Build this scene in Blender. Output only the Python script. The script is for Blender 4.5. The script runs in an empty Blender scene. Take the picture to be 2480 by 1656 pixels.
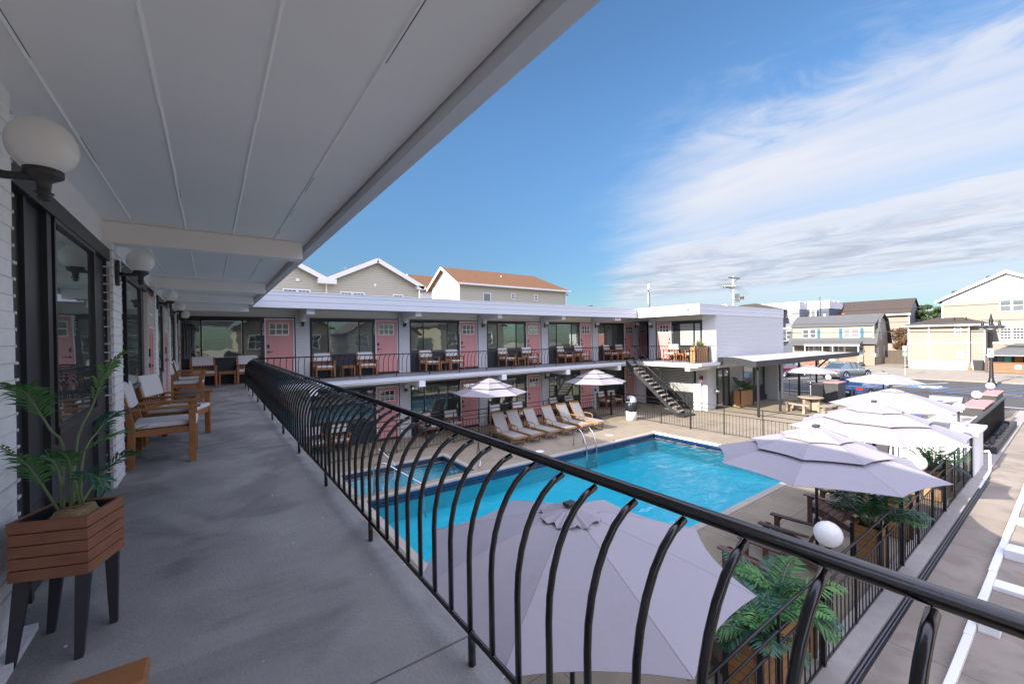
import bpy, bmesh, math, random
from mathutils import Matrix, Vector
random.seed(7)
S = bpy.context.scene
R = math.radians
G = -2.62                      # ground level (upper gallery floor is z = 0)
# ---------------- camera ----------------
def cam_matrix(yaw, pitch, roll, loc):
    cy, sy, cp, sp, cr, sr = math.cos(yaw), math.sin(yaw), math.cos(pitch), math.sin(pitch), math.cos(roll), math.sin(roll)
    F = Vector((sy*cp, cy*cp, sp)); Rt = Vector((cy, -sy, 0)); U = Rt.cross(F)
    R2 = cr*Rt + sr*U; U2 = -sr*Rt + cr*U
    m = Matrix((R2, U2, -F)).transposed().to_4x4(); m.translation = loc
    return m
cd = bpy.data.cameras.new('camera'); cam = bpy.data.objects.new('camera', cd); S.collection.objects.link(cam)
cam.matrix_world = cam_matrix(R(35.94), R(-.364), R(-.833), Vector((0, 0, 1.3)))
cd.sensor_width = 36; cd.lens = 36*1008.9/2480; cd.clip_start = .02; cd.clip_end = 3000
S.camera = cam
# ---------------- world: clear sky with thin streaked clouds, sun ----------------
SUN = Vector((-2.013, .16, 1)).normalized()
SKY_STRENGTH = .072
W = bpy.data.worlds.new('World'); S.world = W; W.use_nodes = True
nt = W.node_tree; nt.nodes.clear()
def N(t, tree=None, **k):
    n = (tree or nt).nodes.new(t)
    for a, b in k.items(): setattr(n, a, b)
    return n
def L(a, b, tree=None): (tree or nt).links.new(a, b)
def mth(op, a, b=None, c=None, tree=None, clamp=False):
    n = N('ShaderNodeMath', tree, operation=op); n.use_clamp = clamp
    for i, x in enumerate((a, b, c)):
        if x is None: continue
        if hasattr(x, 'links'): L(x, n.inputs[i], tree)
        else: n.inputs[i].default_value = x
    return n.outputs[0]
def sstep(x, lo, hi, tree=None):
    n = N('ShaderNodeMapRange', tree, interpolation_type='SMOOTHSTEP'); L(x, n.inputs[0], tree)
    n.inputs[1].default_value = lo; n.inputs[2].default_value = hi
    return n.outputs[0]
sky = N('ShaderNodeTexSky', sky_type='NISHITA', sun_disc=False)
sky.sun_elevation = math.asin(SUN.z); sky.sun_rotation = math.atan2(SUN.x, SUN.y)
sky.air_density = 1.0; sky.dust_density = .35; sky.ozone_density = 2.2
tc = N('ShaderNodeTexCoord'); sep = N('ShaderNodeSeparateXYZ'); L(tc.outputs['Generated'], sep.inputs[0])
zz = mth('MAXIMUM', sep.outputs[2], .035)
px, py = mth('DIVIDE', sep.outputs[0], zz), mth('DIVIDE', sep.outputs[1], zz)
def noise2(sx, sy, scale, det=6, rough=.55, off=0., dist=0.):
    c = N('ShaderNodeCombineXYZ'); L(mth('MULTIPLY', px, sx), c.inputs[0]); L(mth('MULTIPLY', py, sy), c.inputs[1]); c.inputs[2].default_value = off
    n = N('ShaderNodeTexNoise'); n.inputs['Scale'].default_value = scale; n.inputs['Detail'].default_value = det
    n.inputs['Roughness'].default_value = rough; n.inputs['Distortion'].default_value = dist
    L(c.outputs[0], n.inputs['Vector']); return n.outputs[0]
na = noise2(1, .8, 2.3, 10, .64, 3.1, .6)
nb = noise2(1, .3, 2.2, 8, .6, 9.2, .4)
nc = noise2(1, .6, 1.8, 9, .62, 5.7, .5)
wob = mth('MULTIPLY', mth('SUBTRACT', na, .5), 2.1)
xw = mth('ADD', px, wob)
b1 = mth('MULTIPLY', sstep(xw, 1.6, 2.5), mth('SUBTRACT', 1, mth('MULTIPLY', sstep(mth('ADD', px, mth('MULTIPLY', mth('SUBTRACT', nb, .5), 1.6)), 3.0, 3.7), .25)))
b2 = sstep(mth('ADD', px, mth('MULTIPLY', mth('SUBTRACT', nc, .5), 1.1)), 3.75, 4.25)
b2 = mth('MULTIPLY', b2, mth('SUBTRACT', 1, sstep(px, 8.6, 9.6)))
b3 = mth('MULTIPLY', sstep(px, 9.6, 10.4), mth('SUBTRACT', 1, sstep(px, 10.8, 12.5)))
lim = sstep(mth('ADD', mth('SUBTRACT', mth('MULTIPLY', px, .92), py), mth('MULTIPLY', mth('SUBTRACT', nc, .5), 1.2)), -.1, 1.3)
up = sstep(sep.outputs[2], .03, .09)
thin = mth('ADD', .3, mth('MULTIPLY', nb, 1.15), clamp=True)
m1 = mth('MULTIPLY', mth('MULTIPLY', b1, .95), thin)
m = mth('MAXIMUM', m1, mth('MULTIPLY', mth('MAXIMUM', b2, mth('MULTIPLY', b3, .5)), mth('ADD', .62, mth('MULTIPLY', nc, .5), clamp=True)))
m = mth('MULTIPLY', mth('MULTIPLY', m, lim), up, clamp=True)
shade = mth('MULTIPLY', mth('MULTIPLY', b2, sstep(px, 4.1, 5.2)), mth('MULTIPLY', sstep(noise2(1, .8, 1.7, 8, .62, 1.3, .6), .34, .7), .85))
cc = N('ShaderNodeMix', data_type='RGBA'); L(shade, cc.inputs[0]); cc.inputs[6].default_value = (2.75, 2.8, 3.05, 1); cc.inputs[7].default_value = (1.6, 1.72, 2.05, 1)
skym = N('ShaderNodeMix', data_type='RGBA', blend_type='MULTIPLY'); skym.inputs[0].default_value = 1; L(sky.outputs[0], skym.inputs[6]); skym.inputs[7].default_value = (.77, 1.03, 1.19, 1)
fel = N('ShaderNodeMapRange', interpolation_type='SMOOTHSTEP'); L(sep.outputs[2], fel.inputs[0]); fel.inputs[1].default_value = -.02; fel.inputs[2].default_value = .5; fel.inputs[3].default_value = .3; fel.inputs[4].default_value = .58
sc_ = N('ShaderNodeVectorMath', operation='SCALE'); L(skym.outputs[2], sc_.inputs[0]); L(fel.outputs[0], sc_.inputs['Scale'])
mx = N('ShaderNodeMix', data_type='RGBA'); L(m, mx.inputs[0]); L(sc_.outputs[0], mx.inputs[6]); L(cc.outputs[2], mx.inputs[7])
# unseen bright cloud added overhead and behind the viewer as fill light for shade
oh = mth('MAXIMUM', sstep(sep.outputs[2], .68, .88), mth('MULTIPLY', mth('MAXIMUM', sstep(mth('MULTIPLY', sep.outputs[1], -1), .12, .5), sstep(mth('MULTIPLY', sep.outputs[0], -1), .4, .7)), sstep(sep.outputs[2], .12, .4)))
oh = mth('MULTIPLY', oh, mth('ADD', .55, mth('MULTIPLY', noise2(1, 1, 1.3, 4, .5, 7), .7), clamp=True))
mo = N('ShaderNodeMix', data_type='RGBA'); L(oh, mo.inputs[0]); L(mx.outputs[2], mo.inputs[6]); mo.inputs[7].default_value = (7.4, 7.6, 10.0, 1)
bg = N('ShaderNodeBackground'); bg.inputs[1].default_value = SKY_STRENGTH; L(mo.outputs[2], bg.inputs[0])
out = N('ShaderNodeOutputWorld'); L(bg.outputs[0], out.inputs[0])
sd = bpy.data.lights.new('sun', 'SUN'); sd.energy = 2.6; sd.angle = R(.5); sd.color = (1, .93, .82)
so = bpy.data.objects.new('sun', sd); S.collection.objects.link(so)
so.rotation_euler = SUN.to_track_quat('Z', 'Y').to_euler()
so.location = (-20, 0, 20)
S.render.engine = 'CYCLES'
S.view_settings.view_transform = 'Standard'; S.view_settings.look = 'None'; S.view_settings.gamma = 1
S.view_settings.exposure = 2.1
S.cycles.max_bounces = 10; S.cycles.diffuse_bounces = 6; S.cycles.transparent_max_bounces = 24; S.cycles.sample_clamp_indirect = 8

# ---------------- materials ----------------
M = {}
def mat(name, col, rough=.6, metal=0., n_scale=0., n_amt=0., col2=None, bump=0., b_scale=None, spec=.5, stretch=(1, 1, 1), obj=False,
        lap=None, lapdir=2, lapdark=.55, joints=None, transl=0., coat=0., stain=0., specks=0):
    m = bpy.data.materials.new(name); m.use_nodes = True; t = m.node_tree; p = t.nodes['Principled BSDF']
    p.inputs['Roughness'].default_value = rough; p.inputs['Metallic'].default_value = metal; p.inputs['Specular IOR Level'].default_value = spec
    p.inputs['Coat Weight'].default_value = coat
    src = N('ShaderNodeTexCoord', t).outputs['Object'] if obj else N('ShaderNodeNewGeometry', t).outputs['Position']
    cur = None; c1 = (*col, 1)
    mp = N('ShaderNodeMapping', t); mp.inputs['Scale'].default_value = stretch; L(src, mp.inputs[0], t)
    hs = []
    if n_scale:
        no = N('ShaderNodeTexNoise', t); no.inputs['Scale'].default_value = n_scale; no.inputs['Detail'].default_value = 7; no.inputs['Roughness'].default_value = .65
        L(mp.outputs[0], no.inputs['Vector'], t)
        f = sstep(no.outputs[0], .5-.5*max(.25, 1-n_amt*.5), .5+.5*max(.25, 1-n_amt*.5), t)
        mixn = N('ShaderNodeMix', t, data_type='RGBA'); L(f, mixn.inputs[0], t)
        c2 = col2 or tuple(c*(1-n_amt) for c in col); mixn.inputs[6].default_value = (*c2, 1); mixn.inputs[7].default_value = c1; cur = mixn.outputs[2]
    if stain:
        no = N('ShaderNodeTexNoise', t); no.inputs['Scale'].default_value = 1.1; no.inputs['Detail'].default_value = 8; no.inputs['Distortion'].default_value = 1.2
        L(src, no.inputs['Vector'], t)
        f = mth('SUBTRACT', 1, mth('MULTIPLY', sstep(no.outputs[0], .46, .62, t), stain, tree=t), tree=t)
        mu = N('ShaderNodeVectorMath', t, operation='SCALE'); L(cur, mu.inputs[0], t); L(f, mu.inputs['Scale'], t); cur = mu.outputs[0]
    h = None
    if bump:
        nb_ = N('ShaderNodeTexNoise', t); nb_.inputs['Scale'].default_value = b_scale or (n_scale or 20)*3; nb_.inputs['Detail'].default_value = 5
        L(mp.outputs[0], nb_.inputs['Vector'], t); h = mth('MULTIPLY', nb_.outputs[0], bump, tree=t)
    if lap:
        sp = N('ShaderNodeSeparateXYZ', t); L(src, sp.inputs[0], t)
        fr = mth('FRACT', mth('DIVIDE', sp.outputs[lapdir], lap, tree=t), tree=t)
        h2 = mth('MULTIPLY', mth('SUBTRACT', 1, fr, tree=t), lap*.14, tree=t); h = mth('ADD', h, h2, tree=t) if h is not None else h2
        g = mth('SUBTRACT', 1, mth('MULTIPLY', mth('LESS_THAN', fr, .09, tree=t), 1-lapdark, tree=t), tree=t)  # dark line at each lap puts its groove shadow into the colour
        mu = N('ShaderNodeVectorMath', t, operation='SCALE')
        if cur is not None: L(cur, mu.inputs[0], t)
        else: mu.inputs[0].default_value = col
        L(g, mu.inputs['Scale'], t); cur = mu.outputs[0]
    if joints:
        sp = N('ShaderNodeSeparateXYZ', t); L(src, sp.inputs[0], t); g = None
        for ax, step, off in joints:
            fr = mth('ABSOLUTE', mth('SUBTRACT', mth('FRACT', mth('DIVIDE', mth('ADD', sp.outputs[ax], off, tree=t), step, tree=t), tree=t), .5, tree=t), tree=t)
            q = mth('LESS_THAN', fr, .006/step, tree=t); g = q if g is None else mth('MAXIMUM', g, q, tree=t)
        mu = N('ShaderNodeVectorMath', t, operation='SCALE')
        if cur is not None: L(cur, mu.inputs[0], t)
        else: mu.inputs[0].default_value = col
        L(mth('SUBTRACT', 1, mth('MULTIPLY', g, .6, tree=t), tree=t), mu.inputs['Scale'], t); cur = mu.outputs[0]
    if specks:
        for sc2, thr, colr in ((16, .735, (.62, .62, .62, 1)), (9, .76, (.03, .03, .035, 1)), (55, .72, (.22, .2, .2, 1))):
            v = N('ShaderNodeTexNoise', t); v.inputs['Scale'].default_value = sc2; v.inputs['Detail'].default_value = 3; L(src, v.inputs['Vector'], t)
            mk = N('ShaderNodeMix', t, data_type='RGBA'); L(sstep(v.outputs[0], thr, thr+.02, t), mk.inputs[0], t); L(cur, mk.inputs[6], t); mk.inputs[7].default_value = colr; cur = mk.outputs[2]
    if cur is not None: L(cur, p.inputs['Base Color'], t)
    else: p.inputs['Base Color'].default_value = c1
    if h is not None:
        b = N('ShaderNodeBump', t); b.inputs['Strength'].default_value = 1; b.inputs['Distance'].default_value = 1; L(h, b.inputs['Height'], t); L(b.outputs[0], p.inputs['Normal'], t)
    if transl:
        tr = N('ShaderNodeBsdfTranslucent', t)
        if cur is not None: L(cur, tr.inputs[0], t)
        else: tr.inputs[0].default_value = c1
        ms = N('ShaderNodeMixShader', t); ms.inputs[0].default_value = transl; L(p.outputs[0], ms.inputs[1], t); L(tr.outputs[0], ms.inputs[2], t)
        L(ms.outputs[0], t.nodes['Material Output'].inputs[0], t)
    M[name] = m; return m
mat('conduit_grey', (.07, .07, .075), .4)
mat('white_paint', (.78, .77, .76), .55, n_scale=3, n_amt=.05, bump=.0006, b_scale=60)
mat('ceiling_paint', (.9, .88, .86), .5, n_scale=1.4, n_amt=.07, bump=.0008, b_scale=35)
mat('beam_paint', (.88, .86, .84), .55, n_scale=8, n_amt=.04, bump=.0035, b_scale=110)
mat('fascia_paint', (.6, .61, .64), .4, n_scale=.8, n_amt=.06, bump=.0004, b_scale=30)
mat('cream_paint', (.66, .61, .55), .6, n_scale=3, n_amt=.05)
mat('brick_paint', (.85, .84, .84), .5, n_scale=14, n_amt=.16, bump=.009, b_scale=22)
mat('brick_grey', (.5, .48, .47), .7, n_scale=9, n_amt=.4, bump=.012, b_scale=26)
mat('mortar', (.66, .65, .66), .7, n_scale=12, n_amt=.2, bump=.006, b_scale=50)
def brickmat(name, axis):      # painted long slumped brick
    m = mat(name, (.6, .6, .61), .5, n_scale=6, n_amt=.1); t = m.node_tree; p = t.nodes['Principled BSDF']
    geo = N('ShaderNodeNewGeometry', t); sp = N('ShaderNodeSeparateXYZ', t); L(geo.outputs['Position'], sp.inputs[0], t)
    cb = N('ShaderNodeCombineXYZ', t); L(sp.outputs[axis], cb.inputs[0], t); L(sp.outputs[2], cb.inputs[1], t)
    no = N('ShaderNodeTexNoise', t); no.inputs['Scale'].default_value = 5; L(geo.outputs['Position'], no.inputs['Vector'], t)
    ad = N('ShaderNodeVectorMath', t, operation='MULTIPLY_ADD'); L(no.outputs['Color'], ad.inputs[0], t); ad.inputs[1].default_value = (.03, .03, 0); L(cb.outputs[0], ad.inputs[2], t)
    br = N('ShaderNodeTexBrick', t); L(ad.outputs[0], br.inputs[0], t)
    for k, v in (('Scale', 1), ('Mortar Size', .007), ('Mortar Smooth', .6), ('Brick Width', .42), ('Row Height', .072)): br.inputs[k].default_value = v
    br.inputs[1].default_value = (.1, .1, .1, 1); br.inputs[2].default_value = (1, 1, 1, 1)
    h = mth('ADD', mth('MULTIPLY', mth('SUBTRACT', 1, br.outputs['Fac'], tree=t), .012, tree=t), mth('MULTIPLY', br.outputs['Color'], .006, tree=t), tree=t)
    n2 = N('ShaderNodeTexNoise', t); n2.inputs['Scale'].default_value = 25; L(geo.outputs['Position'], n2.inputs['Vector'], t)
    h = mth('ADD', h, mth('MULTIPLY', n2.outputs[0], .008, tree=t), tree=t)
    b = N('ShaderNodeBump', t); L(h, b.inputs['Height'], t); b.inputs['Distance'].default_value = 1; L(b.outputs[0], p.inputs['Normal'], t)
brickmat('brick_x', 0); brickmat('brick_y', 1)
mat('charcoal', (.028, .03, .034), .42, n_scale=5, n_amt=.25, bump=.0008, b_scale=80)
mat('navy_panel', (.02, .026, .036), .45, n_scale=4, n_amt=.3, joints=[(0, .3, 0), (1, .3, 0)])
mat('window_metal', (.02, .021, .023), .3)
mat('pink_door', (.6, .27, .255), .45, n_scale=2, n_amt=.06)
mat('pink_cap', (.5, .23, .22), .6, n_scale=6, n_amt=.15)
mat('trim_white', (.75, .72, .7), .45)
mat('black_metal', (.007, .007, .009), .22, n_scale=12, n_amt=.3, bump=.0008, b_scale=40, spec=.5, coat=.25)
mat('black_iron', (.012, .012, .013), .42, n_scale=20, n_amt=.3)
mat('black_wood', (.02, .02, .024), .5, n_scale=10, n_amt=.3)
mat('balcony_floor', (.34, .33, .31), .75, n_scale=1.7, n_amt=.42, bump=.005, b_scale=60, stain=.3, joints=[(1, 4.6, .7)], specks=1)
mat('deck_edge', (.27, .27, .28), .8, n_scale=6, n_amt=.2)
mat('ground', (.285, .235, .165), .85, n_scale=1.1, n_amt=.16, bump=.004, b_scale=50, joints=[(0, 2.4, .3), (1, 2.9, .6)], stain=.14)
mat('path_concrete', (.32, .27, .215), .85, n_scale=1.2, n_amt=.32, bump=.004, b_scale=60, joints=[(0, 2.1, .4)], stain=.2)
mat('curb_concrete', (.36, .33, .3), .85, n_scale=5, n_amt=.25, bump=.004, b_scale=60)
mat('sidewalk', (.29, .25, .195), .85, n_scale=.8, n_amt=.16, joints=[(0, 3., .2), (1, 3., .5)], stain=.1)
mat('asphalt', (.07, .067, .063), .85, n_scale=.35, n_amt=.2, bump=.004, b_scale=30, stain=.15)
mat('road_white', (.7, .68, .64), .7, n_scale=4, n_amt=.15)
mat('road_blue', (.1, .2, .42), .7, n_scale=3, n_amt=.2)
mat('road_orange', (.6, .3, .08), .7)
mat('coping', (.4, .36, .31), .7, n_scale=4, n_amt=.2, bump=.003)
mat('coping_white', (.78, .76, .72), .6, n_scale=4, n_amt=.1)
mat('teak', (.36, .15, .052), .45, n_scale=5, n_amt=.45, stretch=(1, 1, 1), bump=.001, b_scale=50)
mat('honey_wood', (.36, .2, .085), .45, n_scale=6, n_amt=.35, bump=.001, b_scale=50)
mat('planter_wood', (.27, .105, .05), .5, n_scale=4, n_amt=.5, stretch=(1.2, 1.2, 6), bump=.0015, b_scale=30)
mat('orange_wood', (.4, .19, .065), .5, n_scale=5, n_amt=.3, lap=.11, lapdark=.45)
mat('brown_poly', (.115, .062, .048), .45, n_scale=14, n_amt=.2)
mat('cushion', (.62, .6, .59), .85, n_scale=30, n_amt=.06, bump=.002, b_scale=200)
mat('sling', (.3, .29, .27), .8, n_scale=60, n_amt=.15)
mat('sling_tan', (.42, .35, .27), .8, n_scale=60, n_amt=.15)
mat('canopy', (.37, .345, .37), .8, n_scale=2, n_amt=.05, bump=.012, b_scale=5, transl=.2)
mat('pole_dark', (.03, .032, .036), .35)
mat('pole_silver', (.55, .56, .58), .35, metal=.7)
mat('steel', (.62, .63, .65), .18, metal=1., n_scale=5, n_amt=.08)
mat('globe', (.9, .89, .87), .25, transl=.4, coat=.3)
mat('lamp_iron', (.04, .038, .036), .5, n_scale=30, n_amt=.4, bump=.002, b_scale=60)
mat('leaf', (.06, .2, .045), .4, n_scale=8, n_amt=.4, transl=.2)
mat('leaf_light', (.12, .3, .06), .4, n_scale=8, n_amt=.35, transl=.2)
mat('leaf_dark', (.03, .13, .07), .4, n_scale=8, n_amt=.4, transl=.15)
mat('leaf_tree', (.06, .1, .022), .6, n_scale=2, n_amt=.6, transl=.15)
mat('leaf_brown', (.17, .085, .03), .7, n_scale=2, n_amt=.6, transl=.1)
mat('grass_blade', (.16, .17, .05), .6, n_scale=9, n_amt=.5)
mat('stem', (.12, .17, .07), .5)
mat('burlap', (.36, .24, .13), .95, n_scale=30, n_amt=.5, bump=.01, b_scale=80)
mat('soil', (.03, .03, .04), .9, n_scale=20, n_amt=.5, bump=.01)
mat('bark', (.12, .09, .06), .9, n_scale=8, n_amt=.4)
mat('concrete_furniture', (.34, .28, .21), .85, n_scale=14, n_amt=.25, bump=.006, b_scale=80)
mat('siding_cream', (.42, .385, .3), .6, n_scale=1, n_amt=.04, lap=.16, lapdark=.8)
mat('siding_tan', (.23, .19, .15), .6, n_scale=1, n_amt=.04, lap=.22, lapdark=.88)
mat('siding_yellow', (.29, .26, .19), .6, n_scale=1, n_amt=.04, lap=.16, lapdark=.8)
mat('siding_side', (.4, .35, .27), .6, lap=.16, lapdark=.8)  # lighter copy of the olive siding; lifts the barn house's shaded side by colour
mat('siding_olive', (.22, .185, .13), .6, n_scale=1, n_amt=.05, lap=.16, lapdark=.8)
mat('siding_white', (.8, .78, .75), .6, n_scale=1, n_amt=.04, lap=.25, lapdark=.92)
mat('siding_grey', (.2, .21, .225), .6, n_scale=1, n_amt=.06, lap=.2, lapdark=.75)
mat('siding_navy', (.05, .07, .1), .6, n_scale=1, n_amt=.06, lap=.2, lapdark=.75)
mat('shingle_orange', (.2, .09, .035), .9, n_scale=5, n_amt=.4, bump=.02, b_scale=8, lap=.13, lapdark=.8)
mat('shingle_brown', (.07, .052, .042), .9, n_scale=4, n_amt=.35, bump=.02, b_scale=8, lap=.2, lapdark=.85)
mat('shingle_grey', (.11, .11, .11), .9, n_scale=3, n_amt=.2, bump=.01, b_scale=8, lap=.25, lapdark=.9)
mat('roof_membrane', (.4, .39, .375), .8, n_scale=1, n_amt=.1)
mat('fence_wood', (.14, .11, .085), .9, n_scale=6, n_amt=.4, joints=[(1, .14, 0)])
mat('slat_wood', (.3, .16, .08), .7, n_scale=5, n_amt=.3)
mat('shutter_blue', (.01, .11, .2), .5)
mat('brick_red', (.35, .13, .08), .8, n_scale=10, n_amt=.3)
mat('screen', (.3, .32, .34), .7)
mat('pole_wood', (.38, .35, .3), .9, n_scale=6, n_amt=.3)
mat('rubber', (.012, .012, .012), .8)
mat('car_silver', (.2, .23, .235), .25, metal=.55, coat=.6, n_scale=.0)
mat('car_blue', (.035, .07, .17), .22, metal=.4, coat=.8)
mat('car_grey', (.5, .51, .53), .25, metal=.5, coat=.7)
mat('car_maroon', (.16, .01, .03), .22, metal=.3, coat=.8)
mat('car_glass', (.03, .06, .07), .05, spec=1., coat=1.)
mat('car_glass_blue', (.01, .03, .09), .05, spec=1., coat=1.)
mat('red_plastic', (.6, .02, .02), .3)
mat('plate', (.6, .6, .6), .5)
mat('black_plastic', (.03, .032, .035), .5, n_scale=10, n_amt=.2)
mat('grey_plastic', (.28, .27, .25), .5, n_scale=10, n_amt=.1)
mat('dome_plastic', (.5, .5, .55), .35, n_scale=4, n_amt=.25)
mat('bag', (.015, .016, .02), .25, bump=.03, b_scale=14)
mat('cone_orange', (.75, .12, .03), .5)
mat('sign_green', (.1, .4, .16), .5); mat('sign_pink', (.65, .4, .42), .5); mat('sign_blue', (.03, .1, .45), .5); mat('sign_teal', (.15, .5, .42), .5)
mat('number_metal', (.62, .62, .64), .3, metal=.6)
mat('planter_black', (.05, .05, .052), .6, n_scale=3, n_amt=.5, bump=.004)
mat('rock', (.04, .04, .045), .6, n_scale=9, n_amt=.5, bump=.02, b_scale=12)
mat('mulch', (.3, .2, .12), .9, n_scale=12, n_amt=.5, bump=.02)
mat('navy_tile', (.018, .045, .12), .2, n_scale=9, n_amt=.3, joints=[(0, .155, 0), (1, .155, 0)])
mat('pool_plaster', (.13, .52, .56), .6, n_scale=1.2, n_amt=.16)
mat('pool_floor_deep', (.1, .5, .58), .6, n_scale=1.2, n_amt=.16)
mat('orange_panel', (.55, .2, .03), .6)
# window panes: dark, mirror-like, with the slats of a blind behind them
def pane(name, base, slat, period, refl, vertical=None, tint=(.75, .85, .8)):
    m = bpy.data.materials.new(name); m.use_nodes = True; t = m.node_tree; p = t.nodes['Principled BSDF']
    sp = N('ShaderNodeSeparateXYZ', t); L(N('ShaderNodeNewGeometry', t).outputs['Position'], sp.inputs[0], t)
    if slat:
        fr = mth('FRACT', mth('DIVIDE', sp.outputs[2] if vertical is None else mth('ADD', sp.outputs[0], sp.outputs[1], tree=t), period, tree=t), tree=t)
        mixn = N('ShaderNodeMix', t, data_type='RGBA'); L(sstep(fr, .25, .5, t), mixn.inputs[0], t); mixn.inputs[6].default_value = (*base, 1); mixn.inputs[7].default_value = (*slat, 1); L(mixn.outputs[2], p.inputs['Base Color'], t)
    else: p.inputs['Base Color'].default_value = (*base, 1)
    p.inputs['Roughness'].default_value = .7
    g = N('ShaderNodeBsdfGlossy', t); g.inputs['Roughness'].default_value = .015; g.inputs[0].default_value = (*tint, 1)
    no = N('ShaderNodeTexNoise', t); no.inputs['Scale'].default_value = 1.6; L(N('ShaderNodeNewGeometry', t).outputs['Position'], no.inputs['Vector'], t)
    b = N('ShaderNodeBump', t); b.inputs['Distance'].default_value = .02; b.inputs['Strength'].default_value = .1; L(no.outputs[0], b.inputs['Height'], t); L(b.outputs[0], g.inputs['Normal'], t)
    fn = N('ShaderNodeFresnel', t); fn.inputs[0].default_value = 1.5
    f = mth('ADD', mth('MULTIPLY', fn.outputs[0], .7, tree=t), refl, tree=t, clamp=True)
    ms = N('ShaderNodeMixShader', t); L(f, ms.inputs[0], t); L(p.outputs[0], ms.inputs[1], t); L(g.outputs[0], ms.inputs[2], t)
    L(ms.outputs[0], t.nodes['Material Output'].inputs[0], t); M[name] = m
pane('pane_blind', (.008, .014, .014), (.075, .085, .078), .05, .22)
pane('pane_dark', (.012, .018, .02), (.03, .035, .035), .045, .2)
pane('pane_plain', (.012, .018, .022), None, 1, .35)
pane('pane_shutter', (.12, .16, .14), (.5, .5, .46), .09, .12)
pane('pane_house', (.06, .065, .075), (.09, .095, .11), .12, .15, tint=(.8, .85, .9))
pane('pane_house_light', (.16, .165, .17), (.22, .22, .22), .12, .1, tint=(.8, .85, .9))
pane('pane_office', (.06, .08, .07), (.2, .21, .19), .12, .25, vertical=1)
def water(name, tint, scale, strength, refl=.9):
    m = bpy.data.materials.new(name); m.use_nodes = True; t = m.node_tree; t.nodes.remove(t.nodes['Principled BSDF'])
    tr = N('ShaderNodeBsdfTransparent', t); tr.inputs[0].default_value = (*tint, 1)
    gl = N('ShaderNodeBsdfGlossy', t); gl.inputs['Roughness'].default_value = .02
    geo = N('ShaderNodeNewGeometry', t); mp = N('ShaderNodeMapping', t); mp.inputs['Scale'].default_value = (1, 1.8, 1); L(geo.outputs['Position'], mp.inputs[0], t)
    no = N('ShaderNodeTexNoise', t); no.inputs['Scale'].default_value = scale; no.inputs['Detail'].default_value = 4; no.inputs['Distortion'].default_value = .8; L(mp.outputs[0], no.inputs['Vector'], t)
    b = N('ShaderNodeBump', t); b.inputs['Distance'].default_value = strength; L(no.outputs[0], b.inputs['Height'], t)
    L(b.outputs[0], gl.inputs['Normal'], t)
    fr = N('ShaderNodeFresnel', t); fr.inputs[0].default_value = 1.33; L(b.outputs[0], fr.inputs['Normal'], t)
    ms = N('ShaderNodeMixShader', t); L(mth('MULTIPLY', fr.outputs[0], refl, tree=t, clamp=True), ms.inputs[0], t); L(tr.outputs[0], ms.inputs[1], t); L(gl.outputs[0], ms.inputs[2], t)
    L(ms.outputs[0], t.nodes['Material Output'].inputs[0], t); M[name] = m
water('water', (.33, .9, .98), 1.7, .035)
water('water_shallow', (.42, .9, .98), 2.0, .006, .5)

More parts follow.
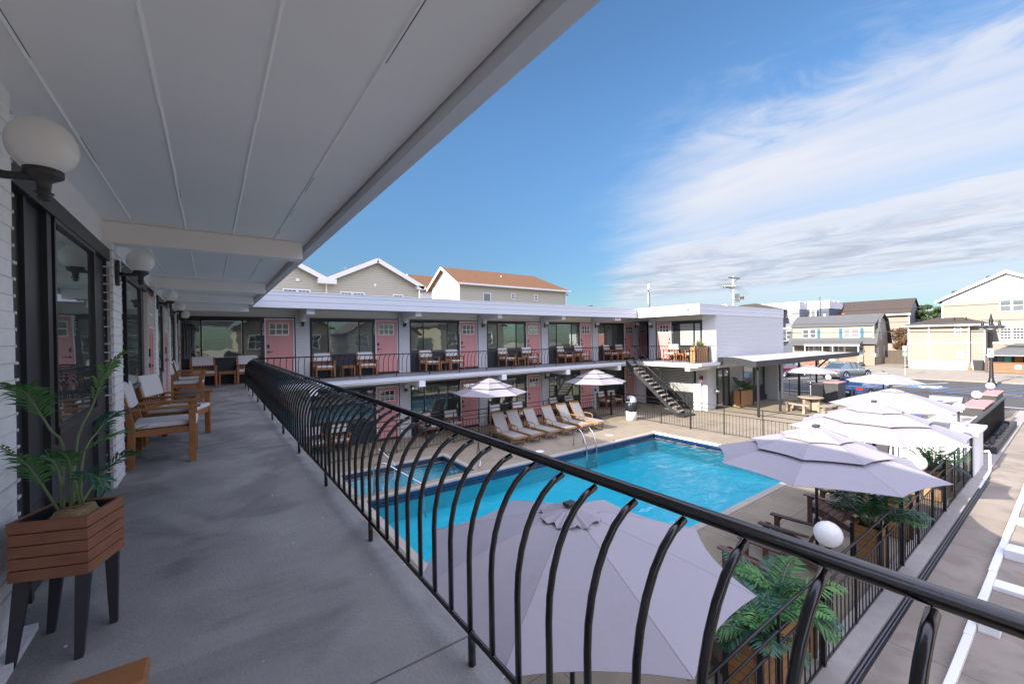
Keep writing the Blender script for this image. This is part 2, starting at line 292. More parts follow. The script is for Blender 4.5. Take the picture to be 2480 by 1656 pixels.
# ---------------- mesh helpers ----------------
class MB:
    def __init__(s, f=None): s.v = []; s.fc = []; s.f = f
    def add(s, vs, fs):
        n = len(s.v)
        s.v += [tuple(s.f(*p)) if s.f else tuple(p) for p in vs]; s.fc += [tuple(n+i for i in q) for q in fs]; return s
    def box(s, x0, x1, y0, y1, z0, z1, m=None):
        vs = [(x, y, z) for z in (z0, z1) for y in (y0, y1) for x in (x0, x1)]
        if m is not None: vs = [tuple(m @ Vector(p)) for p in vs]
        return s.add(vs, [(0, 2, 3, 1), (4, 5, 7, 6), (0, 1, 5, 4), (2, 6, 7, 3), (0, 4, 6, 2), (1, 3, 7, 5)])
    def quad(s, *p): return s.add(p, [tuple(range(len(p)))])
    def tube(s, pts, r, n=8, cap=True):
        pts = [Vector(p) for p in pts]; rs = r if hasattr(r, '__len__') else [r]*len(pts)
        vs, fs, pu = [], [], None
        for i, p in enumerate(pts):
            d = (pts[min(i+1, len(pts)-1)]-pts[max(i-1, 0)]).normalized()
            if pu is None: pu = Vector((0, 0, 1)) if abs(d.z) < .9 else Vector((1, 0, 0))
            u = (pu-d*pu.dot(d)).normalized(); w = d.cross(u); pu = u
            for k in range(n):
                a = 2*math.pi*k/n+.3; vs.append(p+(u*math.cos(a)+w*math.sin(a))*rs[i])
        for i in range(len(pts)-1):
            for k in range(n): fs.append((i*n+k, i*n+(k+1) % n, (i+1)*n+(k+1) % n, (i+1)*n+k))
        if cap: fs += [tuple(range(n))[::-1], tuple(range((len(pts)-1)*n, len(pts)*n))]
        return s.add([tuple(q) for q in vs], fs)
    def prism(s, poly, a, b, axis=1):      # poly in the two other axes, extruded from a to b along axis
        k = len(poly)
        def P(q, t): return {0: (t, q[0], q[1]), 1: (q[0], t, q[1]), 2: (q[0], q[1], t)}[axis]
        return s.add([P(q, a) for q in poly]+[P(q, b) for q in poly], [tuple(range(k))[::-1], tuple(range(k, 2*k))]+[(i, (i+1) % k, k+(i+1) % k, k+i) for i in range(k)])
    def lathe(s, prof, c=(0, 0, 0), n=20):
        vs = [(c[0]+r*math.cos(2*math.pi*k/n), c[1]+r*math.sin(2*math.pi*k/n), c[2]+z) for r, z in prof for k in range(n)]
        fs = [(i*n+k, i*n+(k+1) % n, (i+1)*n+(k+1) % n, (i+1)*n+k) for i in range(len(prof)-1) for k in range(n)]
        fs += [tuple(range(n))[::-1], tuple(range((len(prof)-1)*n, len(prof)*n))]
        return s.add(vs, fs)
    def ball(s, c, r, n=20, sz=1.): return s.lathe([(max(.0005, r*math.sin(math.pi*i/12)), -r*sz*math.cos(math.pi*i/12)) for i in range(13)], c, n)
WL = {}
def build(name, mb, m, parent=None, smooth=False, bev=0, label=None):
    me = bpy.data.meshes.new(name); me.from_pydata(mb.v, [], mb.fc)
    bm = bmesh.new(); bm.from_mesh(me); bmesh.ops.recalc_face_normals(bm, faces=bm.faces); bm.to_mesh(me); bm.free()
    me.materials.append(M[m] if isinstance(m, str) else m)
    if smooth:
        for p in me.polygons: p.use_smooth = True
    o = bpy.data.objects.new(name, me); S.collection.objects.link(o)
    if parent is not None:
        o.parent = parent; w = WL[parent]; o.location = (-w[0], -w[1], -w[2])
    WL[o] = (0, 0, 0)
    if bev:
        b = o.modifiers.new('bevel', 'BEVEL'); b.width = bev; b.segments = 2; b.limit_method = 'ANGLE'
    if label: o['label'] = label
    return o
def tag(o, label, cat, group=None, kind=None):
    if label: o['label'] = label
    if cat: o['category'] = cat
    if group: o['group'] = group
    if kind: o['kind'] = kind
    return o
def thing(name, label, cat, loc=(0, 0, 0), group=None):
    o = bpy.data.objects.new(name, None); S.collection.objects.link(o); o.location = loc; WL[o] = tuple(loc); o.empty_display_size = .2
    return tag(o, label, cat, group)
def struct(name, mb, m, smooth=False): return tag(build(name, mb, m, None, smooth), None, None, None, 'structure')
def copytree(o, parent=None):
    c = o.copy(); S.collection.objects.link(c)
    if parent is not None: c.parent = parent
    for ch in [k for k in o.children]: copytree(ch, c)
    return c
USED = set()
def place(proto, label, loc, rz=0, group=None, sc=1):
    if proto.name in USED: o = copytree(proto)
    else: o = proto; USED.add(proto.name)
    o.location = loc; o.rotation_euler = (0, 0, rz); o.scale = (sc, sc, sc); o['label'] = label
    if group: o['group'] = group
    return o
def text(s, size, m, parent, world, rot, depth=.004, name='lettering', align='CENTER'):
    c = bpy.data.curves.new('t', 'FONT'); c.body = s; c.size = size; c.extrude = depth; c.align_x = align; c.align_y = 'CENTER'
    t = bpy.data.objects.new('t', c); S.collection.objects.link(t); bpy.context.view_layer.update()
    me = bpy.data.meshes.new_from_object(t.evaluated_get(bpy.context.evaluated_depsgraph_get())); bpy.data.objects.remove(t)
    me.transform(Matrix.Translation(world) @ rot.to_4x4()); me.materials.clear(); me.materials.append(M[m])
    o = bpy.data.objects.new(name, me); S.collection.objects.link(o); o.parent = parent
    w = WL[parent]; o.location = (-w[0], -w[1], -w[2]); WL[o] = (0, 0, 0); return o
# ================= setting: ground, road, pool =================
def sheet(name, m, rects, z, kind='structure'):
    b = MB()
    for x0, x1, y0, y1 in rects: b.quad((x0, y0, z), (x1, y0, z), (x1, y1, z), (x0, y1, z))
    return tag(build(name, b, m), None, None, None, kind)
xs = [-300, 3, 6.4, 14.75, 32.3]; ys = [-300, 4.77, 10.45, 10.85, 12.95, 300]; b = MB()
for i in range(4):
    for j in range(5):
        if (i in (1, 2) and j == 1) or (i == 1 and j == 3): continue
        b.quad((xs[i], ys[j], G), (xs[i+1], ys[j], G), (xs[i+1], ys[j+1], G), (xs[i], ys[j+1], G))
b.quad((32.3, -300, G), (900, -300, G), (900, 300, G), (32.3, 300, G))
struct('ground', b, 'ground')
sheet('footpath', 'path_concrete', [(-2, 32.3, -.6, 1.58)], G+.004)
sheet('road', 'asphalt', [(32.4, 48.9, -200, 300)], G+.006)
b = MB(); b.box(48.9, 62.4, -120, 14.9, G-.2, G+.12); b.box(48.9, 60, 15.2, 200, G-.2, G+.12); struct('sidewalk', b, 'sidewalk')
b = MB(); b.box(60.9, 74, 12.1, 15.1, G-.2, G+.13); struct('driveway', b, 'sidewalk')
b = MB().box(-2, 32.2, 1.6, 1.95, G-.1, G+.06); struct('kerb', b, 'curb_concrete')
marks = MB(); zm = G+.012
def rline(x0, y0, x1, y1, w, b=None):
    d = Vector((x1-x0, y1-y0, 0)).normalized(); n = Vector((-d.y, d.x, 0))*w/2; b = b or marks
    b.quad((x0+n.x, y0+n.y, zm), (x1+n.x, y1+n.y, zm), (x1-n.x, y1-n.y, zm), (x0-n.x, y0-n.y, zm))
rline(33.6, -60, 33.6, 60, .16)
for y0 in (8.75, 13.95, 16.4, 19.0): rline(40.2, y0, 46.9, y0-2.35, .12)
rline(38.9, 13.0, 38.9, 60, .12)
tag(build('lane_marking', marks, 'road_white'), None, None, None, 'structure')
b = MB(); rline(40.2, -40, 40.2, 3.4, .13, b); tag(build('centre_line', b, 'road_orange'), None, None, None, 'structure')
b = MB()
for k in range(9): rline(38.8+.1*k, 6.2-k*.9, 47.5, 3.6-k*.9, .07, b)
rline(38.8, 6.2, 38.8, -3, .07, b); b.quad((41, 6.1, zm), (43, 5.7, zm), (43.1, 7.5, zm), (41.1, 7.9, zm))
tag(build('blue_marking', b, 'road_blue'), None, None, None, 'structure')
b = MB(); zi = zm+.004
b.tube([(42.0+.45*math.cos(a), 6.75+.5*math.sin(a), zi) for a in [R(x) for x in range(-150, 100, 25)]], .06, 4); b.tube([(41.6, 6.9, zi), (42.2, 7.0, zi), (42.3, 6.4, zi), (42.9, 6.2, zi)], .07, 4); b.ball((41.35, 6.95, zi), .12, 8, .1)
tag(build('wheelchair_marking', b, 'road_white'), None, None, None, 'structure')
# pool basin, tiles, coping, water
WZ = G-.11
b = MB()
X0, X1, Y0, Y1, ZB = 3, 14.75, 4.77, 10.45, G-.72
b.quad((X0, Y0, ZB), (X1, Y0, ZB), (X1, Y1, ZB), (X0, Y1, ZB))
for q in (((X0, Y0), (X1, Y0)), ((X1, Y0), (X1, Y1)), ((X1, Y1), (X0, Y1)), ((X0, Y1), (X0, Y0))):
    (a0, a1), (c0, c1) = q; b.quad((a0, a1, G-.26), (c0, c1, G-.26), (c0, c1, ZB), (a0, a1, ZB))
KX0, KX1, KY0, KY1, KB = 3, 6.4, 10.85, 12.95, G-.5
b.quad((KX0, KY0, KB), (KX1, KY0, KB), (KX1, KY1, KB), (KX0, KY1, KB))
for q in (((KX0, KY0), (KX1, KY0)), ((KX1, KY0), (KX1, KY1)), ((KX1, KY1), (KX0, KY1)), ((KX0, KY1), (KX0, KY0))):
    (a0, a1), (c0, c1) = q; b.quad((a0, a1, G-.26), (c0, c1, G-.26), (c0, c1, KB), (a0, a1, KB))
struct('pool_basin', b, 'pool_plaster')
b = MB()
for x0, x1, y0, y1 in ((X0, X1, Y0, Y1), (KX0, KX1, KY0, KY1)):
    t = .012
    b.box(x0, x0+t, y0, y1, G-.27, G-.03); b.box(x1-t, x1, y0, y1, G-.27, G-.03); b.box(x0+t, x1-t, y0, y0+t, G-.27, G-.03); b.box(x0+t, x1-t, y1-t, y1, G-.27, G-.03)
struct('pool_tile_band', b, 'navy_tile')
b = MB()
def ring(b, x0, x1, y0, y1, w, z0, z1):
    b.box(x0-w, x0+.03, y0-w, y1+w, z0, z1); b.box(x0+.03, x1-.03, y0-w, y0+.03, z0, z1); b.box(x0+.03, x1-.03, y1-.03, y1+w, z0, z1)
ring(b, X0, X1, Y0, Y1, .14, G-.035, G+.012)
b.box(KX0-.14, KX0+.03, KY0+.2, KY1+.14, G-.035, G+.0125); b.box(KX0+.03, KX1-.03, KY1-.03, KY1+.14, G-.035, G+.0125); b.box(KX1-.03, KX1+.14, KY0+.2, KY1+.14, G-.035, G+.0125)
struct('pool_coping', b, 'coping')
b = MB().box(X1-.03, X1+.16, Y0-.14, Y1+.14, G-.035, G+.014); struct('white_coping', b, 'coping_white')
b = MB().quad((X0, Y0, WZ), (X1, Y0, WZ), (X1, Y1, WZ), (X0, Y1, WZ)); struct('pool_water', b, 'water')
b = MB().quad((KX0, KY0, WZ), (KX1, KY0, WZ), (KX1, KY1, WZ), (KX0, KY1, WZ)); struct('wading_pool_water', b, 'water_shallow')
b = MB(); b.lathe([(.001, 0), (.15, 0), (.15, .008), (.001, .008)], (9.25, 11.2, G+.002), 20); tag(build('skimmer_lid', b, 'trim_white'), 'round white skimmer lid flush in the shaded pool deck', 'skimmer lid')
b = MB(); b.lathe([(.001, 0), (.2, 0), (.2, .006), (.001, .006)], (12.97, 11.3, G+.002), 20); tag(build('deck_drain', b, 'coping'), 'round tan drain cover in the sunlit pool deck near the ladder', 'drain cover')

# ================= motel =================
motel = thing('motel_building', 'two storey white motel with pink doors, flat roof and upper gallery round the pool', 'motel', (0, 0, G))
FAR = lambda u, o, z: (u, 16.35-o, z)
NEAR = lambda u, o, z: (-.8+o, u, z)
RET = lambda u, o, z: (20.75-o, u, z)
def fb(F, *boxes):
    b = MB(F)
    for q in boxes: b.box(*q)
    return b
def P(name, b, m, parent=None, **k): return build(name, b, m, parent or motel, **k)
# masses and slabs
P('wall', MB().box(-8, -.82, -2.6, 23, G, 2.45).box(-.82, 28.7, 16.37, 23, G, 2.45).box(20.77, 28.68, 11.02, 14.9, -.12, 2.45).box(21.17, 28.6, 12.36, 16.3, G, -.14).box(21.76, 27.9, 11.82, 12.36, G, -.14).box(22.9, 28.7, 14.9, 16.37, -.12, 2.45), 'white_paint')
P('gallery_floor', MB().box(-.82, .895, -2.6, 16.37, -.05, 0), 'balcony_floor')
P('gallery_slab', MB().box(-.82, .86, -2.6, 16.37, -.2, -.051), 'deck_edge')
P('gallery_floor', MB().box(.896, 20.77, 14.6, 16.37, -.12, -.001).box(19.02, 20.77, 10.85, 14.6, -.12, 0).box(20.77, 22.9, 14.9, 16.37, -.12, 0), 'deck_edge')
P('gallery_fascia', MB().box(.861, .88, -2.6, 14.6, -.2, -.052).box(.9, 18.1, 14.56, 14.6, -.14, -.012).box(18.98, 19.02, 10.85, 14.56, -.14, -.012).box(18.98, 20.76, 10.81, 10.85, -.14, -.012).box(20.76, 28.7, 10.96, 11.0, -.3, -.06), 'fascia_paint')
P('porch_ceiling', MB().box(-.8, .85, -2.6, 16.35, -.22, -.201).box(1.0, 20.75, 14.6, 16.35, -.2, -.145).box(19.02, 28.6, 11.0, 14.6, -.22, -.145), 'cream_paint')
P('roof', MB().box(-8, .94, -2.6, 23, 2.47, 2.84).box(.94, 28.6, 14.62, 23, 2.47, 2.84).box(19.2, 28.66, 11.1, 14.62, 2.47, 2.84), 'roof_membrane')
P('gallery_ceiling', MB().box(-.8, .93, -2.6, 16.35, 2.45, 2.468), 'ceiling_paint')
P('gallery_ceiling', MB().box(.95, 20.75, 14.66, 16.35, 2.43, 2.466).box(19.22, 20.75, 11.0, 14.66, 2.43, 2.466).box(20.75, 22.9, 14.9, 16.35, 2.3, 2.466), 'cream_paint')
b = MB()
random.seed(4)
for x in (-.575, -.18, .21, .595):
    y = -2.6
    while y < 16.3:
        y1 = min(16.3, y+random.uniform(.5, 1.3)); w = .010+random.random()*.004; o = random.uniform(-.002, .002)
        b.prism([(x-w+o, 2.4505), (x+o, 2.444-random.random()*.002), (x+w+o, 2.4505)], y, y1, 1); y = y1
P('ceiling_batten', b, 'ceiling_paint')
b = MB()
for x, n_ in ((-.575, 7), (.595, 12), (-.18, 3)):
    for _ in range(n_): y = random.uniform(.8, 9); P('seam_crack', MB().box(x+.012, x+.0145, y, y+random.uniform(.05, .4), 2.4485, 2.4499), 'charcoal')
for q in b.fc[:0]: pass
fz = ((2.38, 2.575), (2.58, 2.755), (2.76, 2.875))
b = MB()
for i, (z0, z1) in enumerate(fz):
    p = .006*(2-i)*0+.008*i
    b.box(.94, 1.03+p, -2.6, 14.6-p, z0, z1); b.box(1.03+p, 19.16-p, 14.6-p, 14.64, z0, z1)
    b.box(19.16-p, 19.2, 11.04, 14.6-p, z0, z1); b.box(19.16-p, 28.7, 10.98-p, 11.04, z0, z1)
P('roof_fascia', b, 'fascia_paint')
P('roof_edge', MB().box(.92, 1.06, -2.6, 14.57, 2.876, 2.895).box(1.06, 19.13, 14.57, 14.7, 2.876, 2.895).box(19.13, 19.25, 11.05, 14.57, 2.876, 2.895).box(19.13, 28.72, 10.94, 11.05, 2.876, 2.895), 'white_paint')
# beams
for y in (5.3, 9.25, 12.0): P('beam', MB().box(-.8, .88, y, y+.2, 2.25, 2.45), 'beam_paint', bev=.012)
CX = [-1.3+3.73*k for k in range(7)]
for k in range(1, 6):
    x = CX[k]+.12
    P('beam', MB().box(x, x+.24, 14.82, 16.35, 2.22, 2.43), 'white_paint')
    P('beam', MB().box(x, x+.24, 14.56, 16.35, -.42, -.2), 'white_paint')
P('beam', MB().box(19.06, 21.0, 11.45, 11.7, -.4, -.22), 'white_paint')
P('soffit_beam', MB().box(-.8, .93, 14.35, 14.62, 2.22, 2.45), 'beam_paint')
# painted brick piers with squeezed mortar
def pier(F, u0, u1, o, z0, z1, mat_='brick_paint', fine=True, grey=None):
    a, c = MB(F), MB(F); z = z0; n = int((z1-z0)/.075); h = (z1-z0)/n
    for i in range(n):
        if fine:
            j = [random.uniform(-.006, .006), random.uniform(-.006, .006), random.uniform(-.003, .003)]
            a.box(u0+j[0], u1+j[1], -.0, o+j[2], z+.002, z+h-.002)
            k = 7
            for e in range(k):
                ua, ub = u0+(u1-u0)*e/k, u0+(u1-u0)*(e+1)/k
                c.box(ua-.001, ub, 0, o+random.uniform(-.006, .006), z-.004, z+.004)
            for side in (u0, u1):
                s = -1 if side == u0 else 1; q = side+s*random.uniform(.006, .026)
                for e in range(3):
                    oa = o*e/3; c.box(min(side, side+s*random.uniform(.01, .04)), max(side, side+.001), oa, o*(e+1)/3+.004, z-.007, z+.006) if s < 0 else c.box(side-.001, side+s*random.uniform(.01, .04), oa, o*(e+1)/3+.004, z-.007, z+.006)
        z += h
    if fine: c.box(u0+.004, u1-.004, 0, o-.008, z0, z1)
    if not fine: a.box(u0, u1, 0, o, z0, z1)
    p = P('brick_pier', a, mat_)
    if fine: P('mortar', c, 'mortar', p)
    if grey: P('bare_brick', MB(F).box(u0-.012, u0+.004, .0, o-.02, z0, grey), 'brick_grey', p)
random.seed(11)
pier(NEAR, .6, 2.86, .08, 0, 2.45)
pier(NEAR, 5.22, 5.68, .09, 0, 2.24, grey=2.0)
pier(NEAR, 8.85, 9.28, .09, 0, 2.3, grey=2.0)
pier(NEAR, 11.7, 12.1, .09, 0, 2.3, grey=2.0)
pier(NEAR, 14.05, 14.4, .09, 0, 2.3, grey=2.0)
for k in range(1, 6):
    for z0, z1 in ((0, 2.42), (G, -.2)): pier(FAR, CX[k], CX[k]+.45, .12, z0, z1, 'brick_x', False)
pier(FAR, 21.0, 21.3, .1, 0, 2.4, 'brick_x', False); pier(FAR, 20.98, 21.15, .06, G, -.2, 'brick_x', False)
# doors and windows
RT = {'far': Matrix.Rotation(R(90), 3, 'X'), 'ret': Matrix.Rotation(R(-90), 3, 'Z') @ Matrix.Rotation(R(90), 3, 'X'), 'near': Matrix.Rotation(R(90), 3, 'Z') @ Matrix.Rotation(R(90), 3, 'X')}
def door(F, u0, u1, z0, flip=False, o=.03, detail=True):
    w = u1-u0
    d = P('door', fb(F, (u0, u1, o, o+.03, z0+.1, z0+2.1)), 'pink_door')
    b = MB(F); z1 = z0+2.1
    b.box(u0-.035, u0-.002, o, o+.045, z0+.1, z1+.035); b.box(u1+.002, u1+.035, o, o+.045, z0+.1, z1+.035); b.box(u0-.002, u1+.002, o, o+.045, z1+.002, z1+.035)
    P('door_trim', b, 'trim_white', d)
    a0, a1, c0, c1 = u0+.13*w, u1-.17*w, z0+1.56, z0+1.96
    if flip: a0, a1 = u0+.17*w, u1-.13*w
    P('door_glass', fb(F, (a0, a1, o+.03, o+.034, c0, c1)), 'pane_plain', d)
    b = MB(F)
    for q in range(4): x = a0+(a1-a0)*q/3; b.box(x-.014, x+.014, o+.034, o+.046, c0-.02, c1+.02)
    for q in range(3): z = c0+(c1-c0)*q/2; b.box(a0-.014, a1+.014, o+.034, o+.0455, z-.013, z+.013)
    P('door_lite_frame', b, 'trim_white', d)
    b = MB(F); zt = z0+1.42
    b.box(u0+.04, u1-.04, o+.03, o+.037, z0+1.45, z0+1.5); b.box(u0+.02, u0+.11, o+.03, o+.037, z0+.14, z0+1.45); b.box(u1-.11, u1-.02, o+.03, o+.037, z0+.14, z0+1.45); b.box(u0+.11, u1-.11, o+.03, o+.037, z0+.14, z0+.3)
    b.box((u0+u1)/2-.045, (u0+u1)/2+.045, o+.03, o+.037, z0+.3, z0+1.45); P('door_rail', b, 'pink_door', d)
    s = u1-.07 if flip else u0+.07; t = -1 if flip else 1
    b = MB(F); b.box(s-.03, s+.03, o+.037, o+.06, z0+1.12, z0+1.24); b.box(s-.027, s+.027, o+.037, o+.06, z0+.96, z0+1.02)
    b.box(min(s, s+t*.12), max(s, s+t*.12), o+.07, o+.085, z0+.98, z0+1.0); P('door_handle', b, 'black_iron', d)
    P('threshold', fb(F, (u0-.04, u1+.04, .0, o+.06, z0, z0+.098)), 'black_wood', d)
    return d
def window(F, panes, z0, z1, pm, o=.035, light=(1,)):
    u0, u1 = panes[0][0]-.03, panes[-1][1]+.03
    b = MB(F); b.box(u0, u1, o, o+.03, z1+.001, z1+.04); b.box(u0, u1, o, o+.035, z0-.045, z0-.001)
    for i, (a, c) in enumerate(panes):
        b.box(a-.03, a-.001, o, o+.028, z0-.001, z1+.001); b.box(c+.001, c+.03, o, o+.028, z0-.001, z1+.001)
    w = P('window', b, 'window_metal')
    for i, (a, c) in enumerate(panes):
        P('pane', fb(F, (a, c, o, o+.008, z0, z1)), pm[i], w)
        if i in light:
            t = MB(F)
            for q in ((a, a+.012, z0, z1), (c-.012, c, z0, z1), (a, c, z0, z0+.012), (a, c, z1-.012, z1)): t.box(q[0], q[1], o+.008, o+.014, q[2], q[3])
            P('sash', t, 'steel', w)
    return w
def number(s, F, u, z, rk, size=.15, m='number_metal'):
    for i, ch in enumerate(s): 
        if ch != ' ': text(ch, size, m, motel, Vector(F(u, .05, z-.145*i)), RT[rk], .004, 'room_number')
nums = ['208', '207', '206', '205', '204', '203']; low = ['108', '107', '106', '105', '104', '103']
for lv, z0, nn in ((0, 0, nums), (1, G, low)):
    for k in range(6):
        c = CX[k]
        if lv == 1 and k == 0: continue
        P('dark_frame', fb(FAR, (max(c+.45, -.8), c+3.73, 0, .03, z0, z0+2.17)), 'charcoal')
        P('dark_frame', fb(FAR, (c+.47, c+2.76, .03, .05, z0+.02, z0+.78)), 'navy_panel')
        P('header', fb(FAR, (max(c+.45, -.8), c+3.73, .0, .02, z0+2.17, z0+(2.43 if lv == 0 else 2.42))), 'cream_paint')
        P('frame_head', fb(FAR, (max(c+.45, -.8), c+3.73, .03, .06, z0+2.1, z0+2.17)), 'charcoal')
        pm = ['pane_dark', 'pane_blind', 'pane_dark'] if k not in (3,) else ['pane_plain', 'pane_plain', 'pane_dark']
        window(FAR, [(max(c+.54, -.78), c+1.06), (c+1.1, c+2.15), (c+2.2, c+2.68)], z0+.85, z0+2.03, pm)
        door(FAR, c+2.83, c+3.66 if k else c+3.66, z0)
        number(nn[k], FAR, c+2.77, z0+1.9, 'far')
door(FAR, 21.45, 22.25, 0); P('dark_frame', fb(FAR, (21.3, 22.88, .0, .03, 0, 2.2)), 'charcoal'); number('202', FAR, 22.5, 1.9, 'far')
P('corridor_end', MB().box(22.84, 22.88, 14.92, 16.3, 0, 2.3), 'navy_panel')
# return wing, upper room 201 (faces the pool court)
P('header', fb(RET, (11.0, 14.5, 0, .02, 2.17, 2.43)), 'cream_paint')
P('dark_frame', fb(RET, (11.72, 14.5, 0, .03, 0, 2.17)), 'charcoal')
P('frame_head', fb(RET, (11.72, 14.5, .03, .06, 2.08, 2.17)), 'charcoal')
P('brick_pier', fb(RET, (14.5, 14.93, -.02, .1, 0, 2.42)), 'brick_y')
P('brick_pier', fb(RET, (11.0, 11.72, -.01, .03, 0, 2.42)), 'white_paint')
door(RET, 13.54, 14.37, 0)
number('201', RET, 13.42, 1.85, 'ret')
window(RET, [(11.82, 12.12), (12.2, 12.98), (13.05, 13.32)], .85, 2.0, ['pane_shutter', 'pane_shutter', 'pane_plain'])
P('brick_wall', MB().box(20.75, 28.7, 11.0, 11.02, -.1, 2.38), 'brick_x'); P('brick_wall', MB().box(28.68, 28.72, 11.02, 16.3, G, 2.38), 'brick_y')
# return wing, ground floor
P('brick_pier', MB().box(21.15, 21.75, 11.72, 12.35, G, -.14), 'brick_y')
P('low_wall', MB().box(20.98, 21.149, 12.0, 12.12, G, G+1.62).box(20.98, 21.149, 12.12, 12.4, G, G+1.4), 'white_paint')
P('big_window', MB().box(21.1, 21.17, 12.35, 15.5, -.42, -.14).box(21.1, 21.17, 12.35, 15.5, G, G+.2).box(21.1, 21.17, 12.36, 12.42, G+.2, -.42).box(21.1, 21.17, 15.4, 15.5, G+.2, -.42).box(21.1, 21.17, 12.42, 15.4, G+.2, G+.85), 'charcoal')
w = P('window', MB().box(21.12, 21.16, 12.42, 15.4, G+.85, G+.9).box(21.12, 21.16, 12.42, 12.45, G+.9, -.42), 'window_metal'); P('pane', MB().box(21.13, 21.14, 12.45, 15.4, G+.9, -.42), 'pane_shutter', w)
P('office_wall', MB().box(21.75, 27.9, 11.8, 11.82, G, -.2), 'brick_x')
P('brick_pier', MB().box(27.9, 28.7, 11.02, 11.8, G, -.14), 'brick_x')
d = P('glass_door', MB().box(22.2, 23.55, 11.74, 11.8, -.56, -.44).box(22.2, 22.3, 11.74, 11.8, G+.08, -.56).box(22.78, 22.98, 11.74, 11.8, G+.08, -.56).box(23.38, 23.55, 11.74, 11.8, G+.08, -.56).box(22.1, 23.7, 11.6, 11.8, G, G+.08), 'charcoal')
P('pane', MB().box(22.3, 22.78, 11.76, 11.77, G+.08, -.56).box(22.98, 23.38, 11.76, 11.77, G+.08, -.56), 'pane_office', d)
w = P('office_window', MB().box(25.2, 27.8, 11.72, 11.8, -.42, -.3).box(27.62, 27.8, 11.72, 11.8, G+.3, -.42).box(26.4, 26.5, 11.72, 11.8, G+.9, -.42).box(25.2, 27.62, 11.72, 11.8, G+.3, G+.9).box(25.1, 27.9, 11.65, 11.8, G, G+.3), 'charcoal')
P('pane', MB().box(25.2, 26.4, 11.75, 11.76, G+.9, -.42).box(26.5, 27.62, 11.75, 11.76, G+.9, -.42), 'pane_office', w)
# near wing
P('header', fb(NEAR, (2.86, 16.35, 0, .02, 2.17, 2.45)), 'white_paint')
for u0, u1 in ((2.86, 5.22), (5.68, 8.85), (9.28, 11.7), (12.1, 14.05), (14.4, 16.33)):
    P('dark_frame', fb(NEAR, (u0, u1, 0, .03, 0, 2.17)), 'charcoal')
    P('frame_head', fb(NEAR, (u0+.01, u1-.01, .03, .075, 2.06, 2.165)), 'charcoal')
window(NEAR, [(3.6, 4.61)], .82, 2.03, ['pane_plain'], o=.04, light=())
P('frame_post', fb(NEAR, (3.46, 3.54, .03, .06, .0, 2.06), (3.14, 3.18, .03, .05, 0, 2.06), (4.67, 4.72, .03, .06, 0, 2.06), (5.2, 5.26, .03, .05, 0, 2.06), (3.55, 4.67, .03, .07, .72, .77)), 'charcoal')
for z in (.18, .45): P('panel_groove', fb(NEAR, (3.26, 5.2, .03, .033, z, z+.006)), 'window_metal')
window(NEAR, [(6.2, 7.35)], .82, 2.03, ['pane_blind'], o=.04, light=()); door(NEAR, 8.02, 8.78, 0)
window(NEAR, [(9.6, 10.45)], .82, 2.03, ['pane_blind'], o=.04, light=()); door(NEAR, 10.8, 11.55, 0)
window(NEAR, [(12.4, 13.7)], .82, 2.03, ['pane_blind'], o=.04, light=()); window(NEAR, [(14.6, 15.3)], .82, 2.03, ['pane_dark'], o=.04, light=()); door(NEAR, 15.45, 16.2, 0)
P('base_trim', fb(NEAR, (.6, 2.84, .08, .14, 0, .03)), 'mortar')
random.seed(3)
text('3', .16, 'black_iron', WLp := tag(build('depth_marker', MB().box(2.55, 2.75, 7.0, 7.2, G+.0, G+.006), 'coping'), 'small pool depth marker reading 3 on the near pool deck', 'depth marker'), Vector((2.65, 7.1, G+.009)), Matrix.Rotation(R(-90), 3, 'Z'), .001)
# ================= railings =================
def arcprof(z0=.13, zt=.80, out=.215, n=7):   # baluster profile: straight, then flaring outwards to meet the underside of the rail
    pts = [(0, z0), (0, z0+.30)]
    for i in range(1, n+1):
        a = math.pi/2*i/n*.92; pts.append((out*(1-math.cos(a))/(1-math.cos(math.pi/2*.92)), z0+.30+(zt-z0-.30)*math.sin(a)/math.sin(math.pi/2*.92)))
    return pts
def belly_rail(name, label, segs, spacing, posts, group, r=.0105):
    """segs: (map, u0, u1); map(u, out, z)"""
    t = thing(name, label, 'railing', (*segs[0][0](segs[0][1], 0, 0)[:2], 0), group)
    pr = arcprof(); done = 0; extra = MB(); first = True
    for F, u0, u1 in segs:
        build('top_rail', MB().tube([F(u0, .215, .83), F(u1, .215, .83)], .0195, 12), 'black_metal', t, True)
        build('bottom_rail', MB().tube([F(u0, 0, .125), F(u1, 0, .125)], .012, 6), 'black_metal', t, True)
        n = int((u1-u0)/spacing)
        for i in range(n+1):
            u = u0+.03+i*spacing
            if u > u1: break
            b = MB().tube([F(u, o, z) for o, z in pr], r, 7)
            if done < 98: build('baluster', b, 'black_metal', t, True); done += 1
            else: extra.add(b.v, b.fc)
    for F, u in posts:
        build('post', MB().tube([F(u, 0, -.005), F(u, 0, .13)], .016, 6), 'black_metal', t, True)
    if extra.v: tag(build('baluster_run', extra, 'black_metal', t, True), None, None, None, 'stuff')
    return t
FN = lambda u, o, z: (.83+o, u, z)
FF = lambda u, o, z: (u, 14.8-o, z)
FR = lambda u, o, z: (19.1-o, u, z)
FS = lambda u, o, z: (u, 11.12-o, z)
belly_rail('gallery_railing', 'long black flared railing of the near gallery crossing the foreground', [(FN, -1.0, 14.82)], .162, [(FN, y) for y in (-.02, 1.45, 2.75, 4.04, 5.44, 6.74, 8.04, 9.28, 10.68, 12.0, 13.38, 14.6)], None, .0115)
belly_rail('gallery_railing', 'black flared railing along the far upper gallery in front of rooms 207 to 203', [(FF, 1.04, 18.05)], .172, [(FF, 1.6+1.3*k) for k in range(13)], None)
